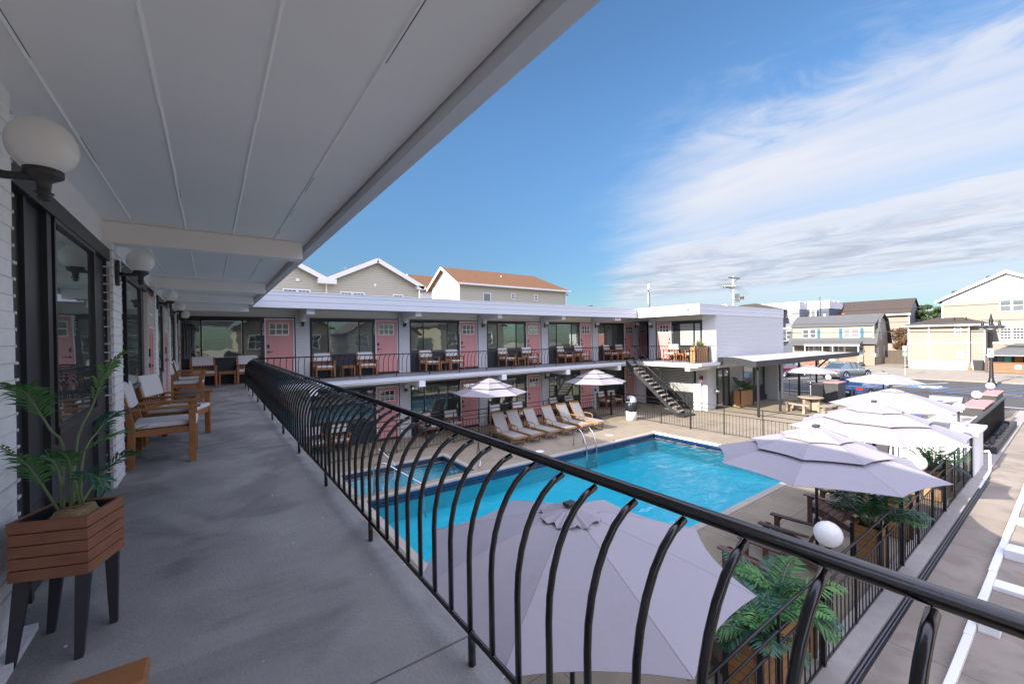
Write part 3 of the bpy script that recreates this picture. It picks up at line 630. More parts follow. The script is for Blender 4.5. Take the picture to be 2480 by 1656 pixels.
belly_rail('gallery_railing', 'short black flared railing wrapping the sunlit upper balcony of room 201', [(FR, 11.12, 14.8), (FS, 19.1, 20.5)], .16, [(FR, 11.15), (FR, 12.4), (FR, 13.6), (FR, 14.75), (FS, 20.4)], None)

# ================= stairs =================
st = thing('steel_staircase', 'black steel staircase with pale concrete treads from pool court to upper gallery', 'staircase', (18.9, 11.8, G))
A0, A1 = Vector((18.42, 14.55, -.02)), Vector((18.96, 11.86, G+.02))
dirv = (A1-A0); hd = Vector((dirv.x, dirv.y, 0)).normalized(); sd_ = Vector((-hd.y, hd.x, 0)); hw = .42
for s in (-1, 1):
    o = sd_*hw*s; b = MB(); q = []
    for p, dz in ((A0+o, 0), (A1+o, 0)): q.append(p)
    w = sd_*.02*s; up = Vector((0, 0, .13))
    b.add([tuple(v) for v in (q[0]-up, q[1]-up, q[1]+up, q[0]+up, q[0]-up+w, q[1]-up+w, q[1]+up+w, q[0]+up+w)], [(0, 1, 2, 3), (4, 5, 6, 7), (0, 1, 5, 4), (3, 2, 6, 7), (0, 3, 7, 4), (1, 2, 6, 5)])
    build('stringer', b, 'black_wood', st)
n = 13
for i in range(n):
    c = A0+dirv*((i+.9)/(n+.6)); c.z = -2.62*(i+1)/(n+1)+.05
    m_ = Matrix((sd_.to_4d(), hd.to_4d(), Vector((0, 0, 1, 0)), Vector((0, 0, 0, 1)))).transposed(); m_.translation = c
    for k in range(4): m_[3][k] = (0, 0, 0, 1)[k]
    build('tread', MB().box(-hw+.005, hw-.005, -.13, .13, -.045, 0, m_), 'coping', st)
for s in (-1, 1):
    o = sd_*(hw+.03)*s
    for h in (.9, .5): build('handrail', MB().tube([A0+o+Vector((0, 0, h)), A1+o+Vector((0, 0, h))], .016, 6), 'black_iron', st, True)
    for f in (.02, .28, .55, .8, .985):
        p = A0+dirv*f+o; build('stair_post', MB().tube([p, p+Vector((0, 0, .9))], .014, 6), 'black_iron', st, True)
build('landing_foot', MB().box(18.5, 19.5, 11.45, 11.85, G, G+.1), 'black_wood', st)

# ================= canopy at the office =================
cn = thing('office_canopy', 'wave edged flat canopy with grey top on black posts outside the office', 'canopy', (21.3, 9.25, G))
def ctop(x, y):   # wave across Y
    s = (11.0-y)/1.75; return .22-.22*(s**1.3 if s > 0 else 0)*.75+.07*math.sin(max(0, min(1, s))*math.pi)
b = MB(); b2 = MB(); ny = 12; ysn = [11.0-1.75*i/ny for i in range(ny+1)]
X_0, X_1 = 20.95, 32.4
for i in range(ny):
    ya, yb = ysn[i], ysn[i+1]; za, zb = ctop(0, ya), ctop(0, yb)
    b.add([(X_0, ya, za), (X_1, ya, za), (X_1, yb, zb), (X_0, yb, zb), (X_0, ya, za-.05), (X_1, ya, za-.05), (X_1, yb, zb-.05), (X_0, yb, zb-.05)], [(0, 1, 2, 3), (4, 5, 6, 7), (0, 3, 7, 4), (1, 2, 6, 5)])
build('canopy_top', b, 'roof_membrane', cn)
b = MB()
for i in range(ny):
    ya, yb = ysn[i], ysn[i+1]; s1, s2 = i/ny, (i+1)/ny
    def und(s, z): return min(z-.06, -.2+.17*math.sin(min(1, max(0, (s-.05)/.7))*math.pi))
    za, zb = ctop(0, ya)+.012, ctop(0, yb)+.012; ua, ub = und(s1, za), und(s2, zb)
    b.add([(X_0-.04, ya, za), (X_0-.04, yb, zb), (X_0-.04, yb, ub), (X_0-.04, ya, ua), (X_0, ya, za), (X_0, yb, zb), (X_0, yb, ub), (X_0, ya, ua)], [(0, 1, 2, 3), (4, 5, 6, 7), (0, 1, 5, 4), (2, 3, 7, 6)])
build('wave_fascia', b, 'black_wood', cn)
build('edge_beam', MB().box(X_0-.04, 36.2, 9.18, 9.25, -.19, .09), 'black_wood', cn)
build('edge_beam', MB().box(36.13, 36.2, 9.25, 10.9, -.19, .09), 'black_wood', cn); build('canopy_top', MB().box(32.4, 36.13, 9.25, 10.95, .0, .05), 'roof_membrane', cn)
for x, y in ((21.3, 9.27), (23.74, 9.28), (28.2, 10.0), (32.3, 10.45)):
    build('canopy_post', MB().box(x-.045, x+.045, y-.045, y+.045, G, -.19 if y < 9.5 else 0.02), 'black_iron', cn)
build('brace', MB().tube([(32.35, 10.45, -.9), (33.6, 10.0, -.1)], .05, 5), 'black_iron', cn)

# ================= ground fences =================
def pool_fence(label, a, c, spacing=.14, nposts=6, loc=None, ht=(.07, .82, .97, 1.15), posts=None, r=.008):
    a, c = Vector(a), Vector(c); t = thing('pool_fence', label, 'fence', (a.x, a.y, G), 'black metal fences on the ground'); d = c-a; L_ = d.length
    for h in ht: build('fence_rail', MB().tube([a+Vector((0, 0, G+h)), c+Vector((0, 0, G+h))], .0125 if h != ht[-1] else .017, 5), 'black_iron', t, True)
    n = int(L_/spacing); ex = MB()
    for i in range(1, n):
        p = a+d*(i/n); b = MB().tube([(p.x, p.y, G+ht[0]), (p.x, p.y, G+ht[1])], r, 5)
        if i < 99: build('fence_bar', b, 'black_iron', t, True)
        else: ex.add(b.v, b.fc)
    if ex.v: tag(build('fence_bar_run', ex, 'black_iron', t, True), None, None, None, 'stuff')
    for i in range(nposts+1):
        p = a+d*(i/nposts); big = i % 3 == 0
        build('fence_post', MB().box(p.x-(.028 if big else .014), p.x+(.028 if big else .014), p.y-(.028 if big else .014), p.y+(.028 if big else .014), G, G+ht[-1]+(.03 if big else 0)), 'black_iron', t)
    return t
pool_fence('black metal fence behind the row of wooden pool loungers', (3.0, 14.2, 0), (16.45, 14.2, 0), .14, 12)
pool_fence('black metal fence between the sunlit pool deck and the office court', (16.5, 5.6, 0), (16.5, 14.2, 0), .125, 6)
pool_fence('black metal fence on the kerb along the side path', (2.2, 1.82, 0), (16.4, 1.82, 0), .142, 12)
pool_fence('low black fence beside the street in front of the blue and silver hatchback', (29.0, 3.0, 0), (29.0, 7.7, 0), .14, 3, ht=(.07, .9, .98))
pool_fence('low black fence between the grey bin and the office end wall', (29.4, 9.7, 0), (31.6, 13.0, 0), .14, 2, ht=(.07, .95, 1.05))

# ================= umbrellas =================
def umbrella(label, c, rr, zt, zr, tiers, phase=0, pole='pole_dark', base=True, ruffle=False, sag=1.):
    x, y = c; t = thing('parasol', label, 'parasol', (x, y, G), 'octagonal parasols round the pool court')
    H = zt-zr
    def zz_(q): return zt-H*(q**1.12)
    def ring_(r0, r1, lift, nm, seg=8, tk=6, rk=5):
        b = MB(); vs = []
        for i in range(rk+1):
            q = r0+(r1-r0)*i/rk
            for k in range(seg*tk):
                s, f = divmod(k, tk); f /= tk
                a0, a1 = R(phase+360/seg*s), R(phase+360/seg*(s+1))
                px_, py_ = math.cos(a0)*(1-f)+math.cos(a1)*f, math.sin(a0)*(1-f)+math.sin(a1)*f
                bow = 4*f*(1-f); sc = 1-.055*bow*(i/rk)**2
                z = zz_(q)+lift*(1-.35*i/rk)-.014*sag*rr*bow*q+.012*bow*(i == rk)
                if ruffle and nm == 'vent_cap': z += .018*math.sin(k*2.1)*(i/rk); sc *= 1+.06*math.sin(k*1.7)*(i/rk)
                vs.append((x+px_*rr*q*sc, y+py_*rr*q*sc, z))
        m_ = seg*tk; fs = [(i*m_+k, i*m_+(k+1) % m_, (i+1)*m_+(k+1) % m_, (i+1)*m_+k) for i in range(rk) for k in range(m_)]
        b.add(vs, fs); o = build(nm, b, 'canopy', t, False)
        md = o.modifiers.new('thick', 'SOLIDIFY'); md.thickness = .006
        for p in o.data.polygons: p.use_smooth = False
        return o
    if tiers == 1: ring_(.12, 1, 0, 'canopy_panel'); ring_(.0, .2, .03, 'vent_cap', 8, 6, 3)
    else: ring_(.52, 1, -.045, 'canopy_panel'); ring_(.24, .62, .02, 'middle_tier'); ring_(0, .33, .075, 'vent_cap')
    sm = MB()
    for k in range(8):
        a = R(phase+45*k)
        for q0, q1, lf in (((.12, 1, 0),) if tiers == 1 else ((.52, 1, -.045), (.24, .62, .02), (.02, .33, .075))):
            sm.tube([(x+rr*(q0+(q1-q0)*i/5)*math.cos(a), y+rr*(q0+(q1-q0)*i/5)*math.sin(a), zz_(q0+(q1-q0)*i/5)+lf*(1-.35*i/5)-.002) for i in range(6)], .005, 6)
    build('seams', sm, 'canopy', t, True)
    r = MB()
    for k in range(8):
        a = R(phase+45*k); e = (x+rr*.97*math.cos(a), y+rr*.97*math.sin(a), zz_(.97)-.055)
        r = MB().tube([(x, y, zz_(.05)-.06), e], .008, 4); build('rib', r, 'pole_dark', t)
        m_ = (x+rr*.5*math.cos(a), y+rr*.5*math.sin(a), zz_(.5)-.065); build('strut', MB().tube([(x, y, zz_(.5)-.3), m_], .006, 4), 'pole_dark', t)
    build('pole', MB().tube([(x, y, G+.02), (x, y, zt-.02)], .024, 10), pole, t, True)
    build('crank', MB().box(x-.03, x+.05, y-.03, y+.03, G+1.35, G+1.47), 'pole_dark', t)
    if base: build('base', MB().lathe([(.01, 0), (.26, 0), (.25, .05), (.06, .09), (.035, .3), (.01, .3)], (x, y, G+.001), 24), 'black_plastic', t, True)
    else: build('collar', MB().lathe([(.03, 0), (.055, 0), (.045, .35), (.03, .36)], (x, y, G+.45), 16), 'pole_dark', t, True)
    build('solar_cap', MB().box(x-.055, x+.055, y-.045, y+.045, zt+(.03 if tiers == 1 else .075), zt+(.065 if tiers == 1 else .11)), 'black_plastic', t, bev=.008)
    return t
umbrella('big plain lilac-white parasol right below the near gallery railing beside the pool', (2.72, 2.86), 1.52, -.3, -.76, 1, 30, ruffle=True, sag=1.2)
umbrella('two-vent parasol half in blue shade over the adirondack chairs at the pool edge', (8.3, 2.7), 1.6, -.33, -.82, 3, 8, base=False)
umbrella('sunlit two-vent parasol beside the white counter wall at the fence end', (12.1, 2.82), 1.62, -.3, -.84, 3, 28)
umbrella('sunlit plain parasol in front of the stainless barbecue grill', (16.15, 3.34), 1.5, -.32, -.8, 1, 22)
umbrella('small plain parasol nearest the street parking with the wheelchair sign', (22.7, 4.98), 1.28, -.31, -.68, 1, 0)
umbrella('plain parasol through the round concrete picnic table', (24.9, 8.32), 1.2, -.27, -.6, 1, 12, 'pole_silver', base=False)
umbrella('two-vent parasol half shaded at the left end of the pool loungers', (9.02, 14.0), 1.5, -.3, -.78, 3, 10, 'pole_silver')
umbrella('two-vent parasol fully sunlit at the right end of the pool loungers', (15.1, 14.0), 1.52, -.3, -.78, 3, 10, 'pole_silver')

# ================= furniture prototypes (local, front faces -Y) =================
def armchair(label=None):
    t = thing('armchair', label or 'x', 'armchair', (0, 0, 0), 'wooden armchairs with white cushions'); w = .3
    for s in (-1, 1):
        build('leg', MB().box(s*w-.028 if s > 0 else -w-.028, s*w+.028 if s > 0 else -w+.028, -.3, -.235, 0, .6), 'teak', t, bev=.004)
        b = MB(); x0, x1 = (w-.028, w+.028) if s > 0 else (-w-.028, -w+.028)
        b.prism([(.22, 0), (.285, 0), (.27, .42), (.36, .86), (.305, .87), (.205, .42)], x0+.008, x1-.008, 0); build('leg', b, 'teak', t, bev=.004)
        build('armrest', MB().box(s*w-.042, s*w+.042, -.345, .3, .6, .625), 'teak', t, bev=.006)
        build('side_rail', MB().box(s*w-.015, s*w+.015, -.235, .22, .33, .395), 'teak', t)
    build('front_rail', MB().box(-w+.028, w-.028, -.285, -.26, .32, .395), 'teak', t, bev=.003)
    build('back_rail', MB().prism([(.27, .42), (.3, .42), (.32, .48), (.29, .48)], -w+.022, w-.022, 0), 'teak', t)
    build('top_rail', MB().prism([(.315, .78), (.345, .78), (.36, .85), (.33, .85)], -w+.022, w-.022, 0), 'teak', t)
    for k in range(8):
        x = -w+.06+k*(2*w-.12)/7; build('back_slat', MB().prism([(.28, .46), (.295, .46), (.345, .8), (.33, .8)], x-.014, x+.014, 0), 'teak', t)
    build('seat_slats', MB().box(-w+.02, w-.02, -.26, .26, .375, .392), 'teak', t)
    build('seat_cushion', MB().box(-w+.035, w-.035, -.31, .25, .397, .455), 'cushion', t, bev=.022)
    b = MB().prism([(.235, .62), (.29, .6), (.345, .87), (.335, .9), (.3, .895)], -w+.03, w-.03, 0); build('back_cushion', b, 'cushion', t, bev=.018)
    build('cushion_tie', MB().tube([(w-.05, .27, .6), (w-.02, .3, .57), (w-.03, .31, .5)], .004, 4), 'cushion', t)
    return t
def side_table():
    t = thing('side_table', 'x', 'side table', (0, 0, 0), 'small wooden side tables')
    b = MB()
    for k in range(6): b.box(-.23, .23, -.23+k*.078, -.165+k*.078, .41, .43)
    build('table_top', b, 'teak', t)
    for sx in (-1, 1):
        for sy in (-1, 1): build('leg', MB().box(sx*.2-.022, sx*.2+.022, sy*.2-.022, sy*.2+.022, 0, .41), 'teak', t)
    build('apron', MB().box(-.2, .2, -.21, -.19, .35, .408).box(-.2, .2, .19, .21, .35, .408).box(-.21, -.19, -.19, .19, .35, .408).box(.19, .21, -.19, .19, .35, .408), 'teak', t)
    return t
def lounger():
    t = thing('sun_lounger', 'x', 'sun lounger', (0, 0, 0), 'wooden sling loungers in a row by the pool')
    w = .28
    for s in (-1, 1):
        build('side_rail', MB().prism([(0, .3), (.05, .34), (1.25, .36), (1.9, .34), (1.9, .28), (1.25, .29), (.02, .26)], s*w-.018, s*w+.018, 0), 'honey_wood', t)
        build('back_rail', MB().prism([(1.2, .34), (1.25, .34), (1.68, 1.0), (1.64, 1.02)], s*w*.93-.018, s*w*.93+.018, 0), 'honey_wood', t)
        build('leg', MB().prism([(.16, .3), (.21, .3), (.26, 0), (.22, 0)], s*w-.012, s*w+.022, 0), 'honey_wood', t); build('leg', MB().prism([(1.6, .3), (1.66, .3), (1.72, 0), (1.67, 0)], s*w-.012, s*w+.022, 0), 'honey_wood', t)
        build('armrest', MB().tube([(s*(w+.03), .82, .36), (s*(w+.04), .84, .5), (s*(w+.04), .95, .54), (s*(w+.04), 1.32, .55), (s*(w+.03), 1.34, .36)], .02, 6), 'honey_wood', t)
    build('foot_rail', MB().prism([(-w, .0), (-w*.6, -.05), (w*.6, -.05), (w, .0), (w, .06), (-w, .06)], .285, .325, 2), 'honey_wood', t)
    build('cross_bar', MB().box(-w, w, .2, .24, .1, .135), 'honey_wood', t)
    build('head_board', MB().prism([(-w, 0), (w, 0), (w*.8, .09), (-w*.8, .09)], 0, .022, 1), 'honey_wood', t).location = (0, 1.62, .95)
    build('sling_seat', MB().box(-w+.02, w-.02, .03, 1.2, .335, .345), 'sling', t)
    build('sling_back', MB().prism([(1.2, .35), (1.212, .345), (1.63, .965), (1.615, .97)], -w*.93+.02, w*.93-.02, 0), 'sling', t)
    return t
def adirondack():
    t = thing('adirondack_chair', 'x', 'adirondack chair', (0, 0, 0), 'brown adirondack chairs facing the pool'); w = .29
    for s in (-1, 1):
        build('leg', MB().box(s*w-.015, s*w+.015, -.36, -.27, 0, .58), 'brown_poly', t, bev=.004)
        build('side_board', MB().prism([(-.36, .36), (-.34, .26), (.62, .0), (.68, .05), (-.1, .36)], s*(w-.03)-.012, s*(w-.03)+.012, 0), 'brown_poly', t)
        build('armrest', MB().prism([(s*w-.06, -.42), (s*w+.06, -.42), (s*w+.07, -.1), (s*w+.035, .34), (s*w-.03, .34)], .58, .605, 2), 'brown_poly', t, bev=.006)
        build('arm_bracket', MB().prism([(-.36, .5), (-.27, .5), (-.22, .58), (-.36, .58)], s*w-.05, s*w-.02, 0), 'brown_poly', t)
    for k in range(6):
        y = -.35+k*.095; z = .365-k*.03; build('seat_slat', MB().prism([(y, z), (y+.085, z-.026), (y+.085, z-.008), (y, z+.018)], -w+.03, w-.03, 0), 'brown_poly', t)
    for k in range(5):
        x = -.2+k*.1; h = 1.0-.05*abs(k-2)**1.3
        build('back_slat', MB().prism([(.19, .2), (.21, .2), (.21+(h-.2)*.42, h), (.19+(h-.2)*.42, h)], x-.044+x*.05, x+.044+x*.05, 0), 'brown_poly', t)
    build('back_brace', MB().box(-w+.02, w-.02, .36, .385, .54, .585), 'brown_poly', t)
    build('cup_holder', MB().lathe([(.04, 0), (.045, .07), (.05, .07), (.045, -.005)], (w-.1, -.3, .52), 12), 'brown_poly', t)
    return t
AC = armchair(); ST = side_table(); LO = lounger(); AD = adirondack()
CG = None
upper = [('left of door 207, below its window', 3.27, 16.0-.12, 4), ('right, against door 207', 4.77, 15.9, -3)]
# upper far gallery
def pair(room, xa, xt, xb, z=0, y=15.95, where='upper far gallery', rza=0, rzb=0):
    place(AC, 'wooden armchair, left one of the two outside room %s on the %s' % (room, where), (xa, y, z), R(rza))
    place(AC, 'wooden armchair, right one of the two outside room %s on the %s' % (room, where), (xb, y, z), R(rzb))
    if xt is not None: place(ST, 'small teak side table between the two armchairs outside room %s on the %s' % (room, where), (xt, y-.02, z), 0)
pair('208', -.18, .43, 1.0, rza=4)
pair('207', 3.27, 4.07, 4.78, rzb=-4)
pair('206', 7.32, 7.95, 8.5, rza=6, rzb=-2)
pair('205', 11.25, 11.95, 12.62, rza=8, rzb=-3)
pair('204', 14.95, 15.6, 16.2, rza=10, rzb=-3)
pair('203', 18.5, 19.1, 19.55, rza=6, rzb=-6)
for room, xa, xb in (('108', 2.95, 3.75), ('107', 7.2, 8.35), ('106', 10.7, 11.95), ('105', 14.3, 15.35), ('104', 17.9, 18.7), ):
    pair(room, None, None, xb, G, 15.9, 'ground floor walkway') if False else (
    place(AC, 'wooden armchair, left one of the two outside ground floor room %s' % room, (xa, 15.85, G), R(7)),
    place(AC, 'wooden armchair, right one of the two outside ground floor room %s' % room, (xb, 15.85, G), R(-4)))
# room 201
place(AC, 'sunlit teak armchair beside the pink door of corner room 201', (20.35, 13.3, 0), R(-82))
place(AC, 'sunlit teak armchair next to the wooden planter on the corner balcony', (20.4, 12.0, 0), R(-98))
place(ST, 'sunlit small teak side table on the corner balcony of room 201', (20.35, 12.66, 0), R(-90))
# near gallery
place(AC, 'nearest whole teak armchair behind the palm on the near gallery', (-.44, 6.16, 0), R(90))
place(AC, 'second teak armchair on the near gallery, turned slightly towards the viewer', (-.38, 7.32, 0), R(74))
place(AC, 'third teak armchair along the near gallery, with a white towel over its back', (-.44, 12.1, 0), R(88))
place(AC, 'fourth teak armchair along the near gallery, next to the far corner', (-.44, 13.55, 0), R(92))
place(AC, 'teak armchair of which only one arm tip shows at the lower left corner', (-.46, .86, 0), R(90))
# loungers
for i, (x, lab) in enumerate(((9.18, 'leftmost wooden lounger of the row, all in shade'), (9.97, 'second wooden lounger from the left, in shade beside the parasol'), (10.84, 'third wooden lounger from the left, shaded with a sliver of sun on its back'), (11.74, 'fourth wooden lounger from the left, only its head board in the sun'), (12.66, 'fifth wooden lounger from the left, with its back in full sun'), (13.54, 'rightmost wooden lounger, entirely in the sun'))):
    place(LO, lab, (x, 12.18, G), R((-2, 1, 2, -1, 0, 2)[i]))
# adirondacks (face +Y, the pool)
for x, y, rz, lab in ((6.75, 3.0, 176, 'brown adirondack chair nearest the big parasol, partly behind palm fronds'), (8.2, 3.05, 184, 'brown adirondack chair under the half shaded parasol with the lamp globe before it'), (10.3, 3.05, 176, 'brown adirondack chair standing furthest right by the pool'), (5.0, 3.0, 180, 'brown adirondack chair under the edge of the big near parasol')):
    place(AD, lab, (x, y, G), R(rz))
# ================= palms and planters =================
def frond(b, st, base, az, el, ln, droop, nl=18, lw=.016, ll=.2, twist=0., stem=.35, curl=.3):
    base = Vector(base); pts = [base.copy()]; a = R(az); e = R(el); p = base.copy(); n = 14; dirs = []
    for i in range(n):
        ee = e-R(droop)*((i/n)**1.4); d = Vector((math.cos(ee)*math.cos(a), math.cos(ee)*math.sin(a), math.sin(ee))); dirs.append(d); p = p+d*ln/n; pts.append(p.copy())
    dirs.append(dirs[-1])
    st.tube(pts, [.007*(1-.75*i/n)*(ln/.8+.3) for i in range(n+1)], 5)
    side = Vector((-math.sin(a), math.cos(a), 0))
    for k in range(nl):
        f = stem+(1-stem)*(k+.5)/nl; q = f*n; i = int(q); c = pts[i].lerp(pts[min(i+1, n)], q-i); d = dirs[i]; upv = side.cross(d).normalized()*-1
        if upv.z < 0: upv = -upv
        L_ = ll*math.sin(math.pi*(.18+.78*(k+.5)/nl))*random.uniform(.85, 1.1)
        for s in (-1, 1):
            v = (side*s*random.uniform(.72, .9)+d*random.uniform(.5, .75)+upv*random.uniform(-.05, .3)).normalized()
            w = d.cross(v).normalized(); wd = v.cross(w).normalized()*lw
            tip = c+v*L_-Vector((0, 0, L_*curl*random.uniform(.6, 1.3))); m1 = c+v*L_*.35+upv*.01; m2 = c+v*L_*.7-Vector((0, 0, L_*curl*.35))
            b.add([tuple(z) for z in (c, m1-wd, m2-wd*.8, tip, m2+wd*.8, m1+wd, m1-w*.003, m2-w*.003)], [(0, 1, 6), (1, 2, 7, 6), (2, 3, 7), (3, 4, 7), (4, 5, 6, 7), (5, 0, 6)])
def palm(t, c, n, ln, el=(35, 80), droop=(40, 80), mats=('leaf',), ll=.2, lw=.016, nl=18, az=(0, 360), stem=.35):
    for i in range(n):
        a = az[0]+(az[1]-az[0])*(i+random.uniform(-.25, .25))/n
        b, s = MB(), MB(); frond(b, s, (c[0]+random.uniform(-.04, .04), c[1]+random.uniform(-.04, .04), c[2]), a, random.uniform(*el), ln*random.uniform(.75, 1.1), random.uniform(*droop), nl, lw, ll, stem=stem)
        o = build('frond', b, mats[i % len(mats)], t); build('frond_stem', s, 'stem', o, True)
random.seed(21)
# near planter on splayed legs
pn = thing('plant_stand', 'dark reddish slatted wood planter on four tapered black legs holding a palm, lower left', 'planter', (-.52, 2.66, 0))
cA, cB, cC, cD = Vector((-.69, 2.6)), Vector((-.435, 2.5)), Vector((-.35, 2.74)), Vector((-.6, 2.83))
zb_, zt_ = .325, .575
b = MB(); rim = MB()
cs = [cA, cB, cC, cD]
for k in range(5):
    z0 = zb_+(zt_-zb_)*k/5+.002; z1 = zb_+(zt_-zb_)*(k+1)/5-.002; g = .0 if k % 2 else .001
    for i in range(4):
        p, q = cs[i], cs[(i+1) % 4]; ctr = (cA+cC)/2; pi, qi = p+(ctr-p).normalized()*.02, q+(ctr-q).normalized()*.02
        bb = b
        bb.add([(p.x, p.y, z0), (q.x, q.y, z0), (q.x, q.y, z1), (p.x, p.y, z1), (pi.x, pi.y, z0), (qi.x, qi.y, z0), (qi.x, qi.y, z1), (pi.x, pi.y, z1)], [(0, 1, 2, 3), (4, 5, 6, 7), (0, 1, 5, 4), (3, 2, 6, 7), (0, 3, 7, 4), (1, 2, 6, 5)])
build('slatted_box', b, 'planter_wood', pn, bev=.002)
b = MB(); ci = [p+((cA+cC)/2-p).normalized()*.021 for p in cs]; b.prism([tuple(p) for p in ci], zb_+.01, zb_+.02, 2)
for i in range(4):
    p, q = ci[i], ci[(i+1) % 4]; b.quad((p.x, p.y, zb_+.01), (q.x, q.y, zb_+.01), (q.x, q.y, zt_-.008), (p.x, p.y, zt_-.008))
build('liner', b, 'navy_panel', pn)
for i, (lx, ly) in enumerate(((-.672, 2.55), (-.462, 2.475), (-.385, 2.69), (-.605, 2.77))):
    ctr = (cA+cC)/2; p = cs[i]+(ctr-cs[i]).normalized()*.045; b = MB(); w1, w0 = .024, .014
    b.add([(p.x-w1, p.y-w1, zb_), (p.x+w1, p.y-w1, zb_), (p.x+w1, p.y+w1, zb_), (p.x-w1, p.y+w1, zb_), (lx-w0, ly-w0, 0), (lx+w0, ly-w0, 0), (lx+w0, ly+w0, 0), (lx-w0, ly+w0, 0)], [(0, 1, 2, 3), (4, 5, 6, 7), (0, 1, 5, 4), (1, 2, 6, 5), (2, 3, 7, 6), (3, 0, 4, 7)])
    build('leg', b, 'black_wood', pn, bev=.003)
b = MB(); n_ = 16
for i in range(1): b.lathe([(.001, .012), (.03, .018), (.06, .012), (.085, -.02), (.1, -.06)], (-.5, 2.665, zt_-.015), 14)
for i, v in enumerate(b.v): b.v[i] = (v[0]+random.uniform(-.008, .008), v[1]+random.uniform(-.008, .008), v[2]+random.uniform(-.008, .008))
build('burlap', b, 'burlap', pn, True)
pp = thing('potted_palm', 'bright green artificial palm in the near slatted planter, lower left', 'palm', (-.53, 2.67, .56))
def curve_frond(t, pts, m_, ll, lw, start, nl, sag=.25):
    P_ = [Vector(p) for p in pts]; P_ = [P_[0]*2-P_[1]]+P_+[P_[-1]*2-P_[-2]]; c = []
    for i in range(1, len(P_)-2):
        for k in range(8):
            u = k/8; a, b_, d, e = P_[i-1:i+3]; c.append(.5*((2*b_)+(d-a)*u+(2*a-5*b_+4*d-e)*u*u+(3*b_-a-3*d+e)*u**3))
    c.append(P_[-2]); n = len(c)-1
    s_ = MB().tube(c, [.0052*(1-.8*i/n)+.0008 for i in range(n+1)], 6); b = MB()
    for k in range(nl):
        f = start+(1-start)*k/(nl-1)*.99; q = f*n; i = int(q); p = c[i].lerp(c[min(i+1, n)], q-i); d = (c[min(i+1, n)]-c[max(i-1, 0)]).normalized()
        side = d.cross(Vector((0, 0, 1))); side = side.normalized() if side.length > .15 else Vector((.5, -.85, 0)); up_v = side.cross(d).normalized()
        if up_v.z < 0: up_v = -up_v
        g = k/(nl-1); L_ = ll*(.45+.55*math.sin(math.pi*min(1, g*1.15+.12)))*random.uniform(.85, 1.1)
        for sg in (-1, 1):
            v = (side*sg*random.uniform(.65, .9)+d*random.uniform(.55, .8)+up_v*random.uniform(.0, .35)).normalized(); w = v.cross(up_v).normalized()*lw
            q1, q2, q3 = p+v*L_*.3+up_v*L_*.04, p+v*L_*.65-Vector((0, 0, L_*sag*.3)), p+v*L_*.97-Vector((0, 0, L_*sag*random.uniform(.7, 1.5)))
            k1, k2 = q1-up_v*.0025, q2-up_v*.002
            b.add([tuple(z) for z in (p, q1-w, q2-w*.85, q3, q2+w*.85, q1+w, k1, k2)], [(0, 1, 6), (1, 2, 7, 6), (2, 3, 7), (3, 4, 7), (4, 5, 6, 7), (5, 0, 6)])
    o = build('frond', b, m_, t); build('frond_stem', s_, 'stem', o, True)
FRONDS = [
('leaf', [ (-0.549, 2.690, 0.555), (-0.533, 2.660, 0.845), (-0.559, 2.600, 0.946), (-0.584, 2.550, 1.045), (-0.604, 2.500, 1.117), (-0.624, 2.460, 1.146) ]),
('light', [ (-0.512, 2.680, 0.567), (-0.495, 2.700, 0.872), (-0.449, 2.720, 1.015), (-0.419, 2.740, 1.128), (-0.386, 2.770, 1.207), (-0.344, 2.800, 1.264) ]),
('light', [ (-0.485, 2.660, 0.588), (-0.498, 2.640, 0.784), (-0.435, 2.620, 0.849), (-0.367, 2.600, 0.889), (-0.254, 2.550, 0.921) ]),
('dark', [ (-0.496, 2.720, 0.572), (-0.489, 2.780, 0.794), (-0.443, 2.840, 0.890), (-0.408, 2.900, 0.942), (-0.339, 2.950, 0.965) ]),
('leaf', [ (-0.545, 2.660, 0.561), (-0.565, 2.600, 0.661), (-0.586, 2.540, 0.763), (-0.606, 2.480, 0.843), (-0.647, 2.420, 0.919) ]),
('dark', [ (-0.471, 2.640, 0.598), (-0.473, 2.600, 0.682), (-0.450, 2.560, 0.740), (-0.411, 2.530, 0.729), (-0.382, 2.500, 0.676) ]),
('dark', [ (-0.482, 2.700, 0.590), (-0.445, 2.740, 0.659), (-0.384, 2.780, 0.729), (-0.340, 2.800, 0.756), (-0.289, 2.820, 0.726) ]),
('leaf', [ (-0.547, 2.720, 0.556), (-0.561, 2.760, 0.656), (-0.582, 2.780, 0.751), (-0.611, 2.780, 0.793), (-0.650, 2.760, 0.790) ]),
('leaf', [ (-0.519, 2.680, 0.562), (-0.509, 2.660, 0.694), (-0.505, 2.620, 0.781), (-0.516, 2.580, 0.834), (-0.540, 2.540, 0.867) ]),
]
for (m_, pts), (ll, start, nl) in zip(FRONDS, ((.14, .5, 22), (.1, .45, 22), (.085, .45, 20), (.1, .45, 18), (.1, .4, 18), (.1, .35, 16), (.11, .4, 18), (.085, .4, 15), (.08, .45, 14))):
    curve_frond(pp, pts, {'leaf': 'leaf', 'light': 'leaf_light', 'dark': 'leaf_dark'}[m_], ll, .0058, start, nl)
